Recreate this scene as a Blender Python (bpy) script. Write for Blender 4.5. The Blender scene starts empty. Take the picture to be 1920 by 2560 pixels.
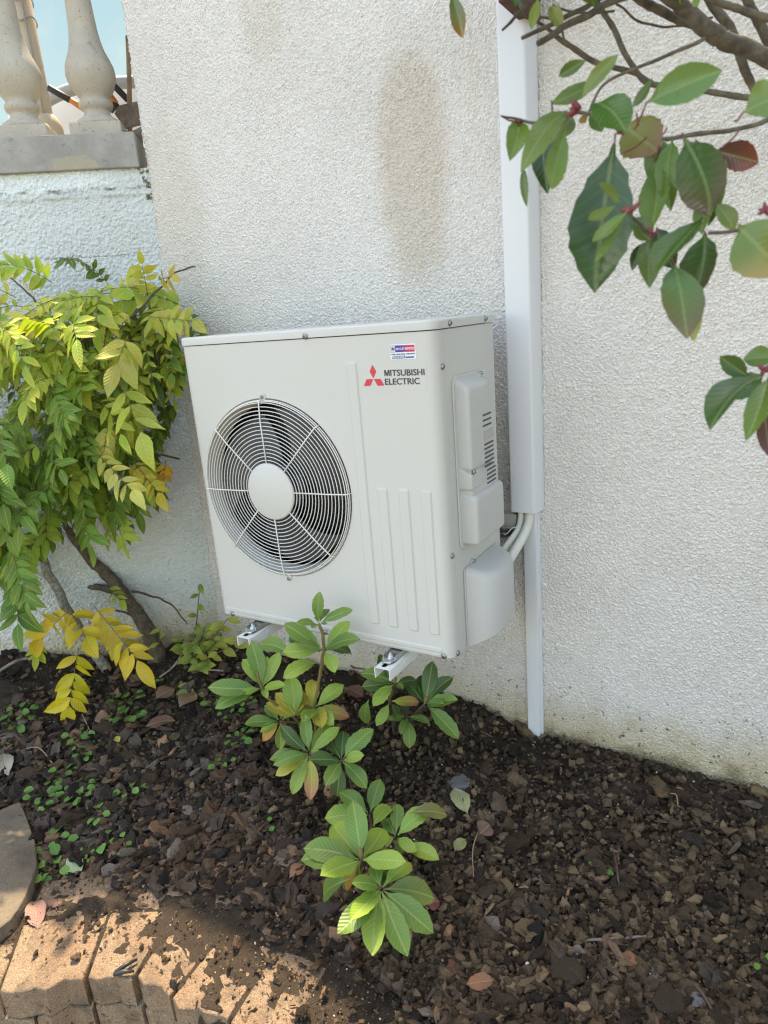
import bpy, bmesh, math, random
import numpy as np
from mathutils import Vector, Matrix, noise
R = math.radians
scene = bpy.context.scene
COL = scene.collection
rnd = random.Random(7)

# ------------------------------------------------------------------ camera
CAM = Vector((.7395, -1.8441, .9088)); YAW, PITCH, ROLL, FPX = -.5552, -.2814, -.0827, 1714.5
FWD = Vector((math.sin(YAW)*math.cos(PITCH), math.cos(YAW)*math.cos(PITCH), math.sin(PITCH)))
_r = Vector((math.cos(YAW), -math.sin(YAW), 0)); _u = _r.cross(FWD)
RIGHT = _r*math.cos(ROLL) + _u*math.sin(ROLL); UP = _u*math.cos(ROLL) - _r*math.sin(ROLL)
cam_d = bpy.data.cameras.new('camera'); cam = bpy.data.objects.new('camera', cam_d); COL.objects.link(cam)
cam.matrix_world = Matrix(((RIGHT.x, UP.x, -FWD.x, CAM.x), (RIGHT.y, UP.y, -FWD.y, CAM.y), (RIGHT.z, UP.z, -FWD.z, CAM.z), (0, 0, 0, 1)))
cam_d.sensor_width = 36; cam_d.lens = 36*FPX/2560; cam_d.clip_start = .02; cam_d.clip_end = 500
cam_d.dof.use_dof = True; cam_d.dof.focus_distance = 2.15; cam_d.dof.aperture_fstop = 7.5
scene.camera = cam

# ------------------------------------------------------------------ light
SUN_EL, SUN_AZ = R(65.8), R(-40)          # azimuth measured from +y (behind the house) towards +x
world = bpy.data.worlds.new('World'); scene.world = world; world.use_nodes = True
nt = world.node_tree; bg = nt.nodes['Background']
sky = nt.nodes.new('ShaderNodeTexSky'); sky.sky_type = 'NISHITA'; sky.sun_disc = False
sky.sun_elevation = SUN_EL; sky.sun_rotation = SUN_AZ; sky.air_density = 1.0; sky.dust_density = 1.2; sky.ozone_density = .8
nt.links.new(sky.outputs[0], bg.inputs[0]); bg.inputs[1].default_value = .15
sd = bpy.data.lights.new('sun', 'SUN'); sd.energy = 2.0; sd.angle = R(.9); sd.color = (1, .93, .82)
sun = bpy.data.objects.new('sun', sd); COL.objects.link(sun)
to_sun = Vector((math.sin(SUN_AZ)*math.cos(SUN_EL), math.cos(SUN_AZ)*math.cos(SUN_EL), math.sin(SUN_EL)))
sun.rotation_euler = to_sun.to_track_quat('Z', 'Y').to_euler(); sun.location = (0, 4, 9)
vs = scene.view_settings; vs.view_transform = 'Standard'; vs.look = 'None'; vs.gamma = 1; vs.use_curve_mapping = False
vs.exposure = 2.3
vs.use_white_balance = True; vs.white_balance_temperature = 8750; vs.white_balance_tint = 10
scene.render.engine = 'CYCLES'; scene.cycles.use_denoising = True; scene.cycles.denoiser = 'OPENIMAGEDENOISE'; scene.cycles.denoising_input_passes = 'RGB_ALBEDO_NORMAL'; scene.cycles.denoising_prefilter = 'NONE'; scene.cycles.use_adaptive_sampling = False; scene.cycles.max_bounces = 5; scene.cycles.diffuse_bounces = 3; scene.cycles.sample_clamp_indirect = 2.5; scene.cycles.caustics_reflective = False; scene.cycles.caustics_refractive = False; scene.cycles.filter_width = 1.3

# ------------------------------------------------------------------ helpers
def ray(px, py): return FWD + RIGHT*((px-960)/FPX) - UP*((py-1280)/FPX)
def at_d(px, py, d): return CAM + ray(px, py)*d                     # d metres along the view axis
def at_y(px, py, y): k = ray(px, py); return CAM + k*((y-CAM.y)/k.y)
def at_x(px, py, x): k = ray(px, py); return CAM + k*((x-CAM.x)/k.x)
def at_z(px, py, z): k = ray(px, py); return CAM + k*((z-CAM.z)/k.z)
def to_px(p):
    q = Vector(p)-CAM; z = q.dot(FWD); return (960+FPX*q.dot(RIGHT)/z, 1280-FPX*q.dot(UP)/z, z)
GCP = [(-3, -.9, -.36), (-2.1, -.47, -.34), (-1.6, -.1, -.43), (-1.45, .06, -.415), (-1, .1, -.43), (-.6, .1, -.43), (-.23, .12, -.428), (.07, .12, -.515), (.27, .12, -.505), (.75, .12, -.518), (1.6, .12, -.52),
       (-.6, -.9, -.535), (0, -.9, -.54), (.8, -.6, -.555), (.3, -.45, -.53), (-.7, -.4, -.485), (-1.3, -.9, -.53), (-1.4, -.4, -.46), (.6, -1.3, -.6), (1.6, -.8, -.56), (-.2, -.3, -.49), (-2, -1.3, -.52), (-.9, -1.1, -.54)]
def gz(x, y):
    a = b = 0
    for (px, py, pz) in GCP:
        w = 1/((x-px)**2+(y-py)**2+.015)**1.5; a += w*pz; b += w
    return a/b
def gpt(px, py):
    z = -.5
    for _ in range(5):
        p = at_z(px, py, z); z = gz(p.x, p.y)
    return at_z(px, py, z)

def link_obj(name, me, mat=None, parent=None, loc=None):
    o = bpy.data.objects.new(name, me); COL.objects.link(o)
    if mat is not None and not me.materials: me.materials.append(mat)
    if parent is not None: o.parent = parent; o.matrix_parent_inverse = Matrix.Translation(-Vector(parent.location)) if parent.parent is None else Matrix.Identity(4)
    return o
def tag(o, label=None, cat=None, group=None, kind=None):
    if label: o['label'] = label
    if cat: o['category'] = cat
    if group: o['group'] = group
    if kind: o['kind'] = kind
    return o
def thing(name, loc, label, cat, group=None):
    o = bpy.data.objects.new(name, None); COL.objects.link(o); o.location = loc; o.empty_display_size = .05
    return tag(o, label, cat, group)

class MB:
    """mesh collector in world coordinates; uv and tint per vertex are optional"""
    def __init__(s): s.v = []; s.f = []; s.uv = []; s.t = []; s.sm = []
    def add(s, vs, fs, smooth=True, uv=None, tint=None):
        k = len(s.v); s.v += [tuple(v) for v in vs]; s.f += [tuple(i+k for i in f) for f in fs]; s.sm += [smooth]*len(fs)
        s.uv += uv if uv else [(0, 0)]*len(vs)
        s.t += tint if isinstance(tint, list) else [tint or (1, 1, 1)]*len(vs)
        return s
    def box(s, c, h, rot=None, bev=0):
        bm = bmesh.new(); bmesh.ops.create_cube(bm, size=2)
        for v in bm.verts: v.co = Vector((v.co.x*h[0], v.co.y*h[1], v.co.z*h[2]))
        if bev: bmesh.ops.bevel(bm, geom=list(bm.edges), offset=bev, segments=2, profile=.5, affect='EDGES')
        s.bm(bm, (Matrix.Translation(c) @ rot.to_4x4()) if rot else Matrix.Translation(c), smooth=False); return s
    def bm(s, bm, M=None, smooth=True, tint=None):
        bm.verts.index_update()
        vs = [(M @ v.co) if M else v.co.copy() for v in bm.verts]; s.add(vs, [[v.index for v in f.verts] for f in bm.faces], smooth, None, tint); bm.free(); return s
    def prism(s, pts, d, bev=0, smooth=False):
        """pts: closed loop of world points, d: extrusion vector; pts is the visible face"""
        bm = bmesh.new(); d = Vector(d)
        a = [bm.verts.new(p) for p in pts]; b = [bm.verts.new(Vector(p)+d) for p in pts]; n = len(pts)
        top = bm.faces.new(a); bm.faces.new(b[::-1])
        for i in range(n): bm.faces.new((a[i], b[i], b[(i+1) % n], a[(i+1) % n]))
        bmesh.ops.recalc_face_normals(bm, faces=list(bm.faces))
        if bev: bmesh.ops.bevel(bm, geom=list(top.edges), offset=bev, segments=3, profile=.5, affect='EDGES', clamp_overlap=True)
        return s.bm(bm, None, smooth)
    def tube(s, pts, rad, n=8, cap=True, tint=None):
        pts = [Vector(p) for p in pts]; m = len(pts)
        rad = rad if isinstance(rad, (list, tuple)) else [rad]*m
        vs = []; fs = []; prev = None
        for i, p in enumerate(pts):
            t = (pts[min(i+1, m-1)]-pts[max(i-1, 0)])
            t = t.normalized() if t.length > 1e-9 else Vector((0, 0, 1))
            if prev is None: a = t.orthogonal().normalized()
            else: a = (prev - t*prev.dot(t)); a = a.normalized() if a.length > 1e-6 else t.orthogonal().normalized()
            prev = a; b = t.cross(a)
            for k in range(n):
                th = 2*math.pi*k/n; vs.append(p + (a*math.cos(th)+b*math.sin(th))*rad[i])
        for i in range(m-1):
            for k in range(n): fs.append((i*n+k, i*n+(k+1) % n, (i+1)*n+(k+1) % n, (i+1)*n+k))
        if cap: fs.append(tuple(range(n))[::-1]); fs.append(tuple(range((m-1)*n, m*n)))
        return s.add(vs, fs, True, None, tint)
    def lathe(s, prof, c, axis=Vector((0, 0, 1)), ref=Vector((1, 0, 0)), n=32, closed=False):
        """prof: (r, h) list"""
        c = Vector(c); b = axis.cross(ref); vs = []; fs = []; m = len(prof)
        for (r, h) in prof:
            for k in range(n):
                th = 2*math.pi*k/n; vs.append(c+axis*h+(ref*math.cos(th)+b*math.sin(th))*max(r, 1e-4))
        for i in range(m-1):
            for k in range(n): fs.append((i*n+k, i*n+(k+1) % n, (i+1)*n+(k+1) % n, (i+1)*n+k))
        if closed:
            for k in range(n): fs.append(((m-1)*n+k, (m-1)*n+(k+1) % n, (k+1) % n, k))
        else:
            fs.append(tuple(range(n))[::-1]); fs.append(tuple(range((m-1)*n, m*n)))
        return s.add(vs, fs)
    def build(s, name, mat, parent=None, auto=None):
        me = bpy.data.meshes.new(name); me.from_pydata(s.v, [], s.f); me.materials.append(mat)
        me.polygons.foreach_set('use_smooth', s.sm)
        if any(u != (0, 0) for u in s.uv[:50]):
            l = me.uv_layers.new(name='UVMap'); vi = np.empty(len(me.loops), int); me.loops.foreach_get('vertex_index', vi)
            l.data.foreach_set('uv', np.array(s.uv, float)[vi].ravel())
        if any(t != (1, 1, 1) for t in s.t):
            a = me.attributes.new('tint', 'FLOAT_COLOR', 'POINT'); a.data.foreach_set('color', np.hstack([np.array(s.t, float), np.ones((len(s.v), 1))]).ravel())
        if auto is not None:
            bm = bmesh.new(); bm.from_mesh(me); bmesh.ops.recalc_face_normals(bm, faces=list(bm.faces))
            for e in bm.edges:
                if len(e.link_faces) == 2 and e.calc_face_angle(0) > R(auto): e.smooth = False
            for f in bm.faces: f.smooth = True
            bm.to_mesh(me); bm.free()
        me.update(); return link_obj(name, me, None, parent)
def smooth_path(pts, k=6):
    pts = [Vector(p) for p in pts]; out = []
    P = [pts[0]*2-pts[1]]+pts+[pts[-1]*2-pts[-2]]
    for i in range(1, len(P)-2):
        for j in range(k):
            t = j/k; a, b, c, d = P[i-1:i+3]
            out.append(.5*((2*b)+(c-a)*t+(2*a-5*b+4*c-d)*t*t+(3*b-a-3*c+d)*t**3))
    out.append(pts[-1]); return out
def lerp_list(vals, n):
    return [float(np.interp(i/(n-1)*(len(vals)-1), range(len(vals)), vals)) for i in range(n)]

# ------------------------------------------------------------------ materials
def new_mat(name):
    m = bpy.data.materials.new(name); m.use_nodes = True; t = m.node_tree; b = t.nodes['Principled BSDF']; return m, t, b
def N(t, kind, **kw):
    n = t.nodes.new(kind)
    for k, v in kw.items():
        if k.startswith('i_'):
            key = k[2:]; key = int(key) if key.isdigit() else key.replace('_', ' ')
            n.inputs[key].default_value = v
        else: setattr(n, k, v)
    return n
def math_n(t, op, a, b=None, clamp=False):
    n = t.nodes.new('ShaderNodeMath'); n.operation = op; n.use_clamp = clamp
    for i, x in enumerate((a, b)):
        if x is None: continue
        if isinstance(x, (int, float)): n.inputs[i].default_value = x
        else: t.links.new(x, n.inputs[i])
    return n.outputs[0]
def mix_c(t, fac, a, b, mode='MIX'):
    n = t.nodes.new('ShaderNodeMix'); n.data_type = 'RGBA'; n.blend_type = mode
    for sock, x in ((n.inputs['Factor'], fac), (n.inputs['A'], a), (n.inputs['B'], b)):
        if isinstance(x, tuple): sock.default_value = (*x, 1)
        elif isinstance(x, (int, float)): sock.default_value = x
        else: t.links.new(x, sock)
    return n.outputs['Result']
def ramp(t, x, lo, hi, a=0., b=1.):
    n = t.nodes.new('ShaderNodeMapRange'); n.clamp = True; n.interpolation_type = 'SMOOTHSTEP'
    t.links.new(x, n.inputs[0])
    for i, v in enumerate((lo, hi, a, b)): n.inputs[i+1].default_value = v
    return n.outputs[0]
def coords(t): return t.nodes.new('ShaderNodeTexCoord').outputs['Object']
def noise_n(t, vec, scale, detail=3, rough=.55):
    n = N(t, 'ShaderNodeTexNoise', i_Scale=scale, i_Detail=detail, i_Roughness=rough); t.links.new(vec, n.inputs['Vector']); return n.outputs['Fac']
def bump(t, b, h, strength, dist):
    n = N(t, 'ShaderNodeBump', i_Strength=strength, i_Distance=dist); t.links.new(h, n.inputs['Height']); t.links.new(n.outputs[0], b.inputs['Normal']); return n
def simple(name, col, rough=.5, var=.08, scale=30, bs=0, bd=.001, bscale=400, metallic=0, spec=.5):
    m, t, b = new_mat(name); c = coords(t)
    f = noise_n(t, c, scale, 4)
    t.links.new(mix_c(t, f, tuple(x*(1-var) for x in col), tuple(min(1, x*(1+var)) for x in col)), b.inputs['Base Color'])
    b.inputs['Roughness'].default_value = rough; b.inputs['Metallic'].default_value = metallic; b.inputs['Specular IOR Level'].default_value = spec
    if bs: bump(t, b, noise_n(t, c, bscale, 2), bs, bd)
    return m
def stucco(name, base, dark, grain, stains, base_z=None, bstr=.9, bdist=.006, cracks=False):
    m, t, b = new_mat(name); c = coords(t); sep = t.nodes.new('ShaderNodeSeparateXYZ'); t.links.new(c, sep.inputs[0]); X, Z = sep.outputs[0], sep.outputs[2]
    big = noise_n(t, c, 2.2, 4); mid = noise_n(t, c, 14, 4)
    col = mix_c(t, ramp(t, big, .35, .7), base, dark)
    wob = math_n(t, 'MULTIPLY', math_n(t, 'SUBTRACT', noise_n(t, c, 9, 4, .6), .5), .55)
    for (cx, cz, rx, rz, colr, amt) in stains:
        dx = math_n(t, 'DIVIDE', math_n(t, 'SUBTRACT', X, cx), rx); dz = math_n(t, 'DIVIDE', math_n(t, 'SUBTRACT', Z, cz), rz)
        d = math_n(t, 'ADD', math_n(t, 'SQRT', math_n(t, 'ADD', math_n(t, 'POWER', math_n(t, 'ABSOLUTE', dx), 2), math_n(t, 'POWER', math_n(t, 'ABSOLUTE', dz), 2))), wob)
        col = mix_c(t, ramp(t, d, .58, 1.12, amt, 0), col, colr)
    h1 = N(t, 'ShaderNodeTexVoronoi', i_Scale=grain); h1.feature = 'SMOOTH_F1'; h1.inputs['Smoothness'].default_value = .6
    warp = N(t, 'ShaderNodeTexNoise', i_Scale=grain*.5, i_Detail=2); t.links.new(c, warp.inputs['Vector'])
    vm = t.nodes.new('ShaderNodeVectorMath'); vm.operation = 'MULTIPLY_ADD'; t.links.new(warp.outputs['Color'], vm.inputs[0]); vm.inputs[1].default_value = (1.3/grain,)*3; t.links.new(c, vm.inputs[2])
    t.links.new(vm.outputs[0], h1.inputs['Vector'])
    h = math_n(t, 'ADD', math_n(t, 'MULTIPLY', noise_n(t, c, grain*.9, 3, .6), 1.1), math_n(t, 'MULTIPLY', h1.outputs[0], -.7))
    if base_z is not None:
        g = math_n(t, 'ADD', math_n(t, 'SUBTRACT', Z, base_z), math_n(t, 'MULTIPLY', math_n(t, 'SUBTRACT', mid, .5), .16))
        col = mix_c(t, ramp(t, g, -.02, .24, .8, 0), col, (.50, .40, .22))
        col = mix_c(t, ramp(t, g, -.03, .06, .8, 0), col, (.20, .155, .095))
        sp = math_n(t, 'MULTIPLY', ramp(t, noise_n(t, c, 70, 2, .5), .66, .72), ramp(t, g, 0, .5, .9, 0)); col = mix_c(t, sp, col, (.06, .05, .04))
    if cracks:
        cz = math_n(t, 'ADD', Z, math_n(t, 'MULTIPLY', math_n(t, 'SUBTRACT', noise_n(t, c, 18, 4, .7), .5), .05))
        for zz, w in ((1.425, .006), (1.2, .0018)):
            dd = math_n(t, 'ABSOLUTE', math_n(t, 'SUBTRACT', cz, zz))
            col = mix_c(t, math_n(t, 'MULTIPLY', ramp(t, dd, w*.4, w*1.6, .8, 0), ramp(t, mid, .4, .6)), col, (.10, .09, .075))
    t.links.new(col, b.inputs['Base Color']); b.inputs['Roughness'].default_value = .95; b.inputs['Specular IOR Level'].default_value = .2
    dn = N(t, 'ShaderNodeDisplacement', i_Midlevel=.35, i_Scale=bdist*bstr); t.links.new(h, dn.inputs['Height']); t.links.new(dn.outputs[0], t.nodes['Material Output'].inputs['Displacement'])
    m.displacement_method = 'BOTH'; return m

M = {}
M['wall'] = stucco('cream_roughcast', (.80, .765, .725), (.745, .71, .67), 140, [(-.285, 1.31, .135, .37, (.53, .415, .29), .42), (-.78, 1.83, .09, .17, (.60, .53, .44), .32), (-1.27, 1.33, .17, .33, (.64, .57, .47), .32), (-1.25, .75, .25, .42, (.62, .58, .48), .3)], -.50, 1.0, .0115)
M['terrace'] = stucco('pale_blue_roughcast', (.67, .705, .695), (.60, .635, .625), 85, [(-1.75, 1.46, .35, .05, (.8, .86, .87), .8)], -.40, 1.0, .0125, True)
M['case'] = simple('ivory_enamel', (.56, .555, .527), .42, .015, 6, 0, 0, 900, 0, .3)
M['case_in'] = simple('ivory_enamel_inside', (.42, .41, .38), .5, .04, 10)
M['plastic'] = simple('ivory_plastic', (.51, .512, .495), .45, .02, 8, 0, 0, 1200, 0, .3)
M['guard'] = simple('white_coated_wire', (.74, .73, .69), .35, .02, 20)
M['fan'] = simple('dark_grey_plastic', (.04, .04, .045), .4, .1, 12)
M['black'] = simple('black_void', (.008, .008, .01), .6, .2, 20)
M['red'] = simple('red_print', (.62, .035, .06), .4, .03, 20)
M['ink'] = simple('dark_ink', (.022, .022, .035), .4, .05, 20)
M['steel'] = simple('zinc_steel', (.55, .57, .58), .28, .12, 60, .1, .0005, 300, 1.0)
M['screw'] = simple('screw_metal', (.35, .36, .36), .35, .15, 200, 0, 0, 1, .9)
M['white_metal'] = simple('white_powder_coat', (.76, .77, .77), .4, .02, 20)
M['duct'] = simple('white_pvc', (.67, .68, .70), .33, .02, 4)
M['foam'] = simple('cream_foam', (.66, .65, .58), .6, .06, 60, .25, .0012, 160)
M['rubber'] = simple('black_rubber', (.02, .023, .025), .5, .2, 50)
M['grey_rail'] = simple('grey_painted_steel', (.40, .40, .37), .5, .06, 30)
M['tie'] = simple('clear_nylon', (.70, .70, .66), .4, .05, 50)
M['bluebar'] = simple('blue_print', (.03, .12, .34), .4, .03, 20)
M['paper'] = simple('white_sticker', (.78, .80, .82), .4, .02, 20)
M['label'] = simple('pale_label', (.62, .62, .58), .5, .04, 40)
def concrete(name, a, bcol, patch=None, bd=.003):
    m, t, b = new_mat(name); c = coords(t)
    col = mix_c(t, ramp(t, noise_n(t, c, 7, 6, .65), .3, .7), a, bcol)
    col = mix_c(t, ramp(t, noise_n(t, c, 120, 3, .6), .62, .72, 0, .7), col, (.10, .09, .08))
    col = mix_c(t, ramp(t, noise_n(t, c, 26, 5, .7), .58, .75, 0, .55), col, (.17, .155, .14))
    if patch:
        sep = t.nodes.new('ShaderNodeSeparateXYZ'); t.links.new(c, sep.inputs[0])
        dx = math_n(t, 'DIVIDE', math_n(t, 'SUBTRACT', sep.outputs[0], patch[0]), patch[2]); dz = math_n(t, 'DIVIDE', math_n(t, 'SUBTRACT', sep.outputs[2], patch[1]), patch[3])
        d = math_n(t, 'ADD', math_n(t, 'ADD', math_n(t, 'MULTIPLY', dx, dx), math_n(t, 'MULTIPLY', dz, dz)), math_n(t, 'MULTIPLY', math_n(t, 'SUBTRACT', noise_n(t, c, 45, 5, .7), .5), 3.2))
        col = mix_c(t, ramp(t, d, .6, .95, .6, 0), col, (.42, .36, .25))
    t.links.new(col, b.inputs['Base Color']); b.inputs['Roughness'].default_value = .9
    bump(t, b, math_n(t, 'ADD', noise_n(t, c, 140, 4, .7), noise_n(t, c, 30, 3)), .6, bd); return m
M['coping'] = concrete('weathered_concrete', (.40, .375, .34), (.29, .27, .245), (-1.55, 1.505, .07, .032))
M['baluster'] = concrete('cast_stone', (.50, .445, .36), (.41, .37, .305))
M['cream_post'] = simple('cream_paint', (.60, .54, .43), .6, .08, 10, .2, .001, 80)
def sandy():
    m, t, b = new_mat('sandy_paver'); c = coords(t)
    col = mix_c(t, ramp(t, noise_n(t, c, 9, 4), .3, .7), (.31, .20, .13), (.36, .265, .18))
    col = mix_c(t, ramp(t, noise_n(t, c, 330, 2, .6), .35, .65), mix_c(t, .6, col, (.12, .075, .045)), col)
    col = mix_c(t, ramp(t, noise_n(t, c, 420, 2), .66, .7, 0, .7), col, (.72, .66, .56))
    col = mix_c(t, ramp(t, noise_n(t, c, 55, 4, .7), .60, .66, 0, .9), col, (.05, .04, .032))
    col = mix_c(t, ramp(t, noise_n(t, c, 13, 6, .75), .47, .66, 0, .8), col, (.14, .105, .075))
    t.links.new(col, b.inputs['Base Color']); b.inputs['Roughness'].default_value = .95; b.inputs['Specular IOR Level'].default_value = .15
    bump(t, b, math_n(t, 'ADD', noise_n(t, c, 320, 3, .7), math_n(t, 'MULTIPLY', noise_n(t, c, 45, 4, .7), 1.6)), .9, .005); return m
M['paver'] = sandy()
def soil_mat(name, cols, scale):
    m, t, b = new_mat(name); c = coords(t)
    at = N(t, 'ShaderNodeAttribute', attribute_name='tint')
    col = mix_c(t, noise_n(t, c, scale, 5, .7), cols[0], cols[1])
    col = mix_c(t, ramp(t, noise_n(t, c, scale*5, 3), .64, .70, 0, .5), col, cols[2])
    col = mix_c(t, 1.0, col, at.outputs['Color'], 'MULTIPLY')
    t.links.new(col, b.inputs['Base Color']); b.inputs['Roughness'].default_value = .85; b.inputs['Specular IOR Level'].default_value = .25
    bump(t, b, noise_n(t, c, scale*6, 5, .8), 1.0, .007); return m
M['soil'] = soil_mat('dark_soil_gap_shade', ((.032, .023, .016), (.075, .054, .037), (.16, .12, .08)), 30)  # base darkened to put shade into the gaps between crumbs
M['chip'] = soil_mat('bark_and_crumbs', ((.75, .7, .68), (1.15, 1.1, 1.05), (1.5, 1.4, 1.3)), 60)
def leaf_mat(name, veins, rough, trans, vein_amt=.35, vein_col=(.45, .5, .18), bd=.0016):
    m, t, b = new_mat(name); c = coords(t)
    at = N(t, 'ShaderNodeAttribute', attribute_name='tint'); uvn = t.nodes.new('ShaderNodeTexCoord'); sep = t.nodes.new('ShaderNodeSeparateXYZ'); t.links.new(uvn.outputs['UV'], sep.inputs[0])
    au = math_n(t, 'ABSOLUTE', math_n(t, 'SUBTRACT', sep.outputs[0], .5)); V = sep.outputs[1]
    mid = ramp(t, au, .012, .05, 1, 0)
    ph = math_n(t, 'FRACT', math_n(t, 'MULTIPLY', math_n(t, 'SUBTRACT', V, math_n(t, 'MULTIPLY', au, .42)), veins))
    sv = ramp(t, math_n(t, 'ABSOLUTE', math_n(t, 'SUBTRACT', ph, .5)), .0, .16, 1, 0)
    col = mix_c(t, math_n(t, 'MULTIPLY', math_n(t, 'SUBTRACT', noise_n(t, c, 24, 3), .5), .9, True), at.outputs['Color'], mix_c(t, 1.0, at.outputs['Color'], (1.5, 1.25, .7), 'MULTIPLY'))
    col = mix_c(t, ramp(t, noise_n(t, c, 130, 2), .70, .74, 0, .5), col, (.12, .07, .03))
    col = mix_c(t, math_n(t, 'MULTIPLY', sv, vein_amt*.45), col, vein_col)
    col = mix_c(t, math_n(t, 'MULTIPLY', mid, vein_amt*1.9), col, vein_col)
    t.links.new(col, b.inputs['Base Color']); b.inputs['Roughness'].default_value = rough; b.inputs['Specular IOR Level'].default_value = .45
    hgt = math_n(t, 'SUBTRACT', math_n(t, 'MULTIPLY', ramp(t, math_n(t, 'ABSOLUTE', math_n(t, 'SUBTRACT', ph, .5)), 0, .5), 1.0), math_n(t, 'MULTIPLY', mid, 1.2))
    bump(t, b, hgt, .55, bd)
    tr = t.nodes.new('ShaderNodeBsdfTranslucent'); t.links.new(mix_c(t, 1.0, col, (1.5, 1.5, .7), 'MULTIPLY'), tr.inputs[0])
    mx = t.nodes.new('ShaderNodeMixShader'); mx.inputs[0].default_value = trans; t.links.new(b.outputs[0], mx.inputs[1]); t.links.new(tr.outputs[0], mx.inputs[2])
    t.links.new(mx.outputs[0], t.nodes['Material Output'].inputs['Surface']); return m
M['rhodo'] = leaf_mat('rhododendron_leaf', 12, .40, .18, .2, (.45, .5, .18), .0009)
M['wist'] = leaf_mat('wisteria_leaf', 9, .5, .32, .28)
M['phot'] = leaf_mat('photinia_leaf', 11, .24, .12, .16, (.30, .36, .13), .00022)
M['weed'] = leaf_mat('weed_leaf', 5, .5, .3, .12)
M['dry'] = leaf_mat('fallen_leaf', 10, .6, .1, .2, (.35, .30, .18))
def bark(name, a, bc, sc=40):
    m, t, b = new_mat(name); c = coords(t)
    col = mix_c(t, ramp(t, noise_n(t, c, sc, 5, .7), .35, .65), a, bc); t.links.new(col, b.inputs['Base Color']); b.inputs['Roughness'].default_value = .85
    bump(t, b, math_n(t, 'ADD', noise_n(t, c, sc*3, 4, .7), noise_n(t, c, sc, 3)), .6, .004); return m
M['bark_grey'] = bark('pale_grey_bark', (.16, .145, .12), (.40, .38, .33), 60)
M['bark_brown'] = bark('brown_bark', (.06, .045, .03), (.15, .115, .08), 45)
M['bark_phot'] = bark('photinia_bark', (.085, .07, .055), (.17, .145, .105), 50)
M['twig'] = bark('reddish_twig', (.07, .045, .035), (.13, .085, .06), 60)
M['stem'] = bark('green_stem', (.16, .15, .04), (.22, .13, .06), 50)
M['petiole'] = simple('red_petiole', (.20, .04, .045), .5, .2, 80)
M['wood'] = bark('weathered_wood', (.17, .13, .10), (.27, .22, .18), 30)
M['wood_red'] = bark('red_brown_wood', (.09, .035, .025), (.14, .06, .04), 40)
M['wood_stake'] = bark('tan_wood', (.27, .17, .10), (.36, .25, .16), 30)
M['orange'] = simple('orange_plastic', (.62, .22, .05), .4, .05, 20)
M['handle'] = simple('black_grip', (.018, .02, .022), .45, .2, 60)
M['tube'] = simple('grey_tube', (.33, .37, .40), .4, .05, 20)
M['white_panel'] = simple('white_panel', (.82, .82, .80), .5, .03, 10)
M['slab'] = concrete('mossy_stone', (.22, .17, .12), (.095, .078, .055), None, .014)
M['slate'] = concrete('grey_slate', (.17, .17, .172), (.12, .12, .122))
M['chalk'] = simple('white_stone', (.70, .66, .60), .8, .12, 60, .4, .002, 120)
M['path'] = concrete('dull_paving', (.20, .18, .15), (.16, .145, .12))
M['shading_roof'] = simple('clay_roof', (.28, .12, .07), .8, .2, 8)
M['plaster_dark'] = simple('dark_gap', (.15, .135, .10), .9, .3, 60)

# ------------------------------------------------------------------ setting
G = .12                                                     # house wall plane
terr = MB().add([(-80, -80, -.80), (80, -80, -.80), (80, 80, -.80), (-80, 80, -.80)], [(0, 1, 2, 3)], False)
tag(terr.build('ground', M['path']), kind='structure')

def sky_dome():
    m, t, b = new_mat('sky_blue'); c = coords(t); sep = t.nodes.new('ShaderNodeSeparateXYZ'); t.links.new(c, sep.inputs[0])
    col = mix_c(t, ramp(t, sep.outputs[2], 0, 45), (.62, .86, 1.0), (.33, .62, .90)); col = mix_c(t, ramp(t, noise_n(t, c, .06, 5), .5, .75, 0, .5), col, (.9, .97, 1))
    e = t.nodes.new('ShaderNodeEmission'); t.links.new(col, e.inputs[0]); e.inputs[1].default_value = .235; t.links.new(e.outputs[0], t.nodes['Material Output'].inputs['Surface'])
    m.cycles.emission_sampling = 'NONE'
    v = []; n = 24; rows = 8
    for j in range(rows+1):
        el = R(-3+55*j/rows)
        for i in range(n+1):
            a = R(-95+150*i/n); v.append((90*math.sin(a)*math.cos(el), 90*math.cos(a)*math.cos(el), 90*math.sin(el)))
    k = MB(); k.add(v, [(j*(n+1)+i, j*(n+1)+i+1, (j+1)*(n+1)+i+1, (j+1)*(n+1)+i) for j in range(rows) for i in range(n)]); tag(k.build('sky', m), kind='structure')
sky_dome()

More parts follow.
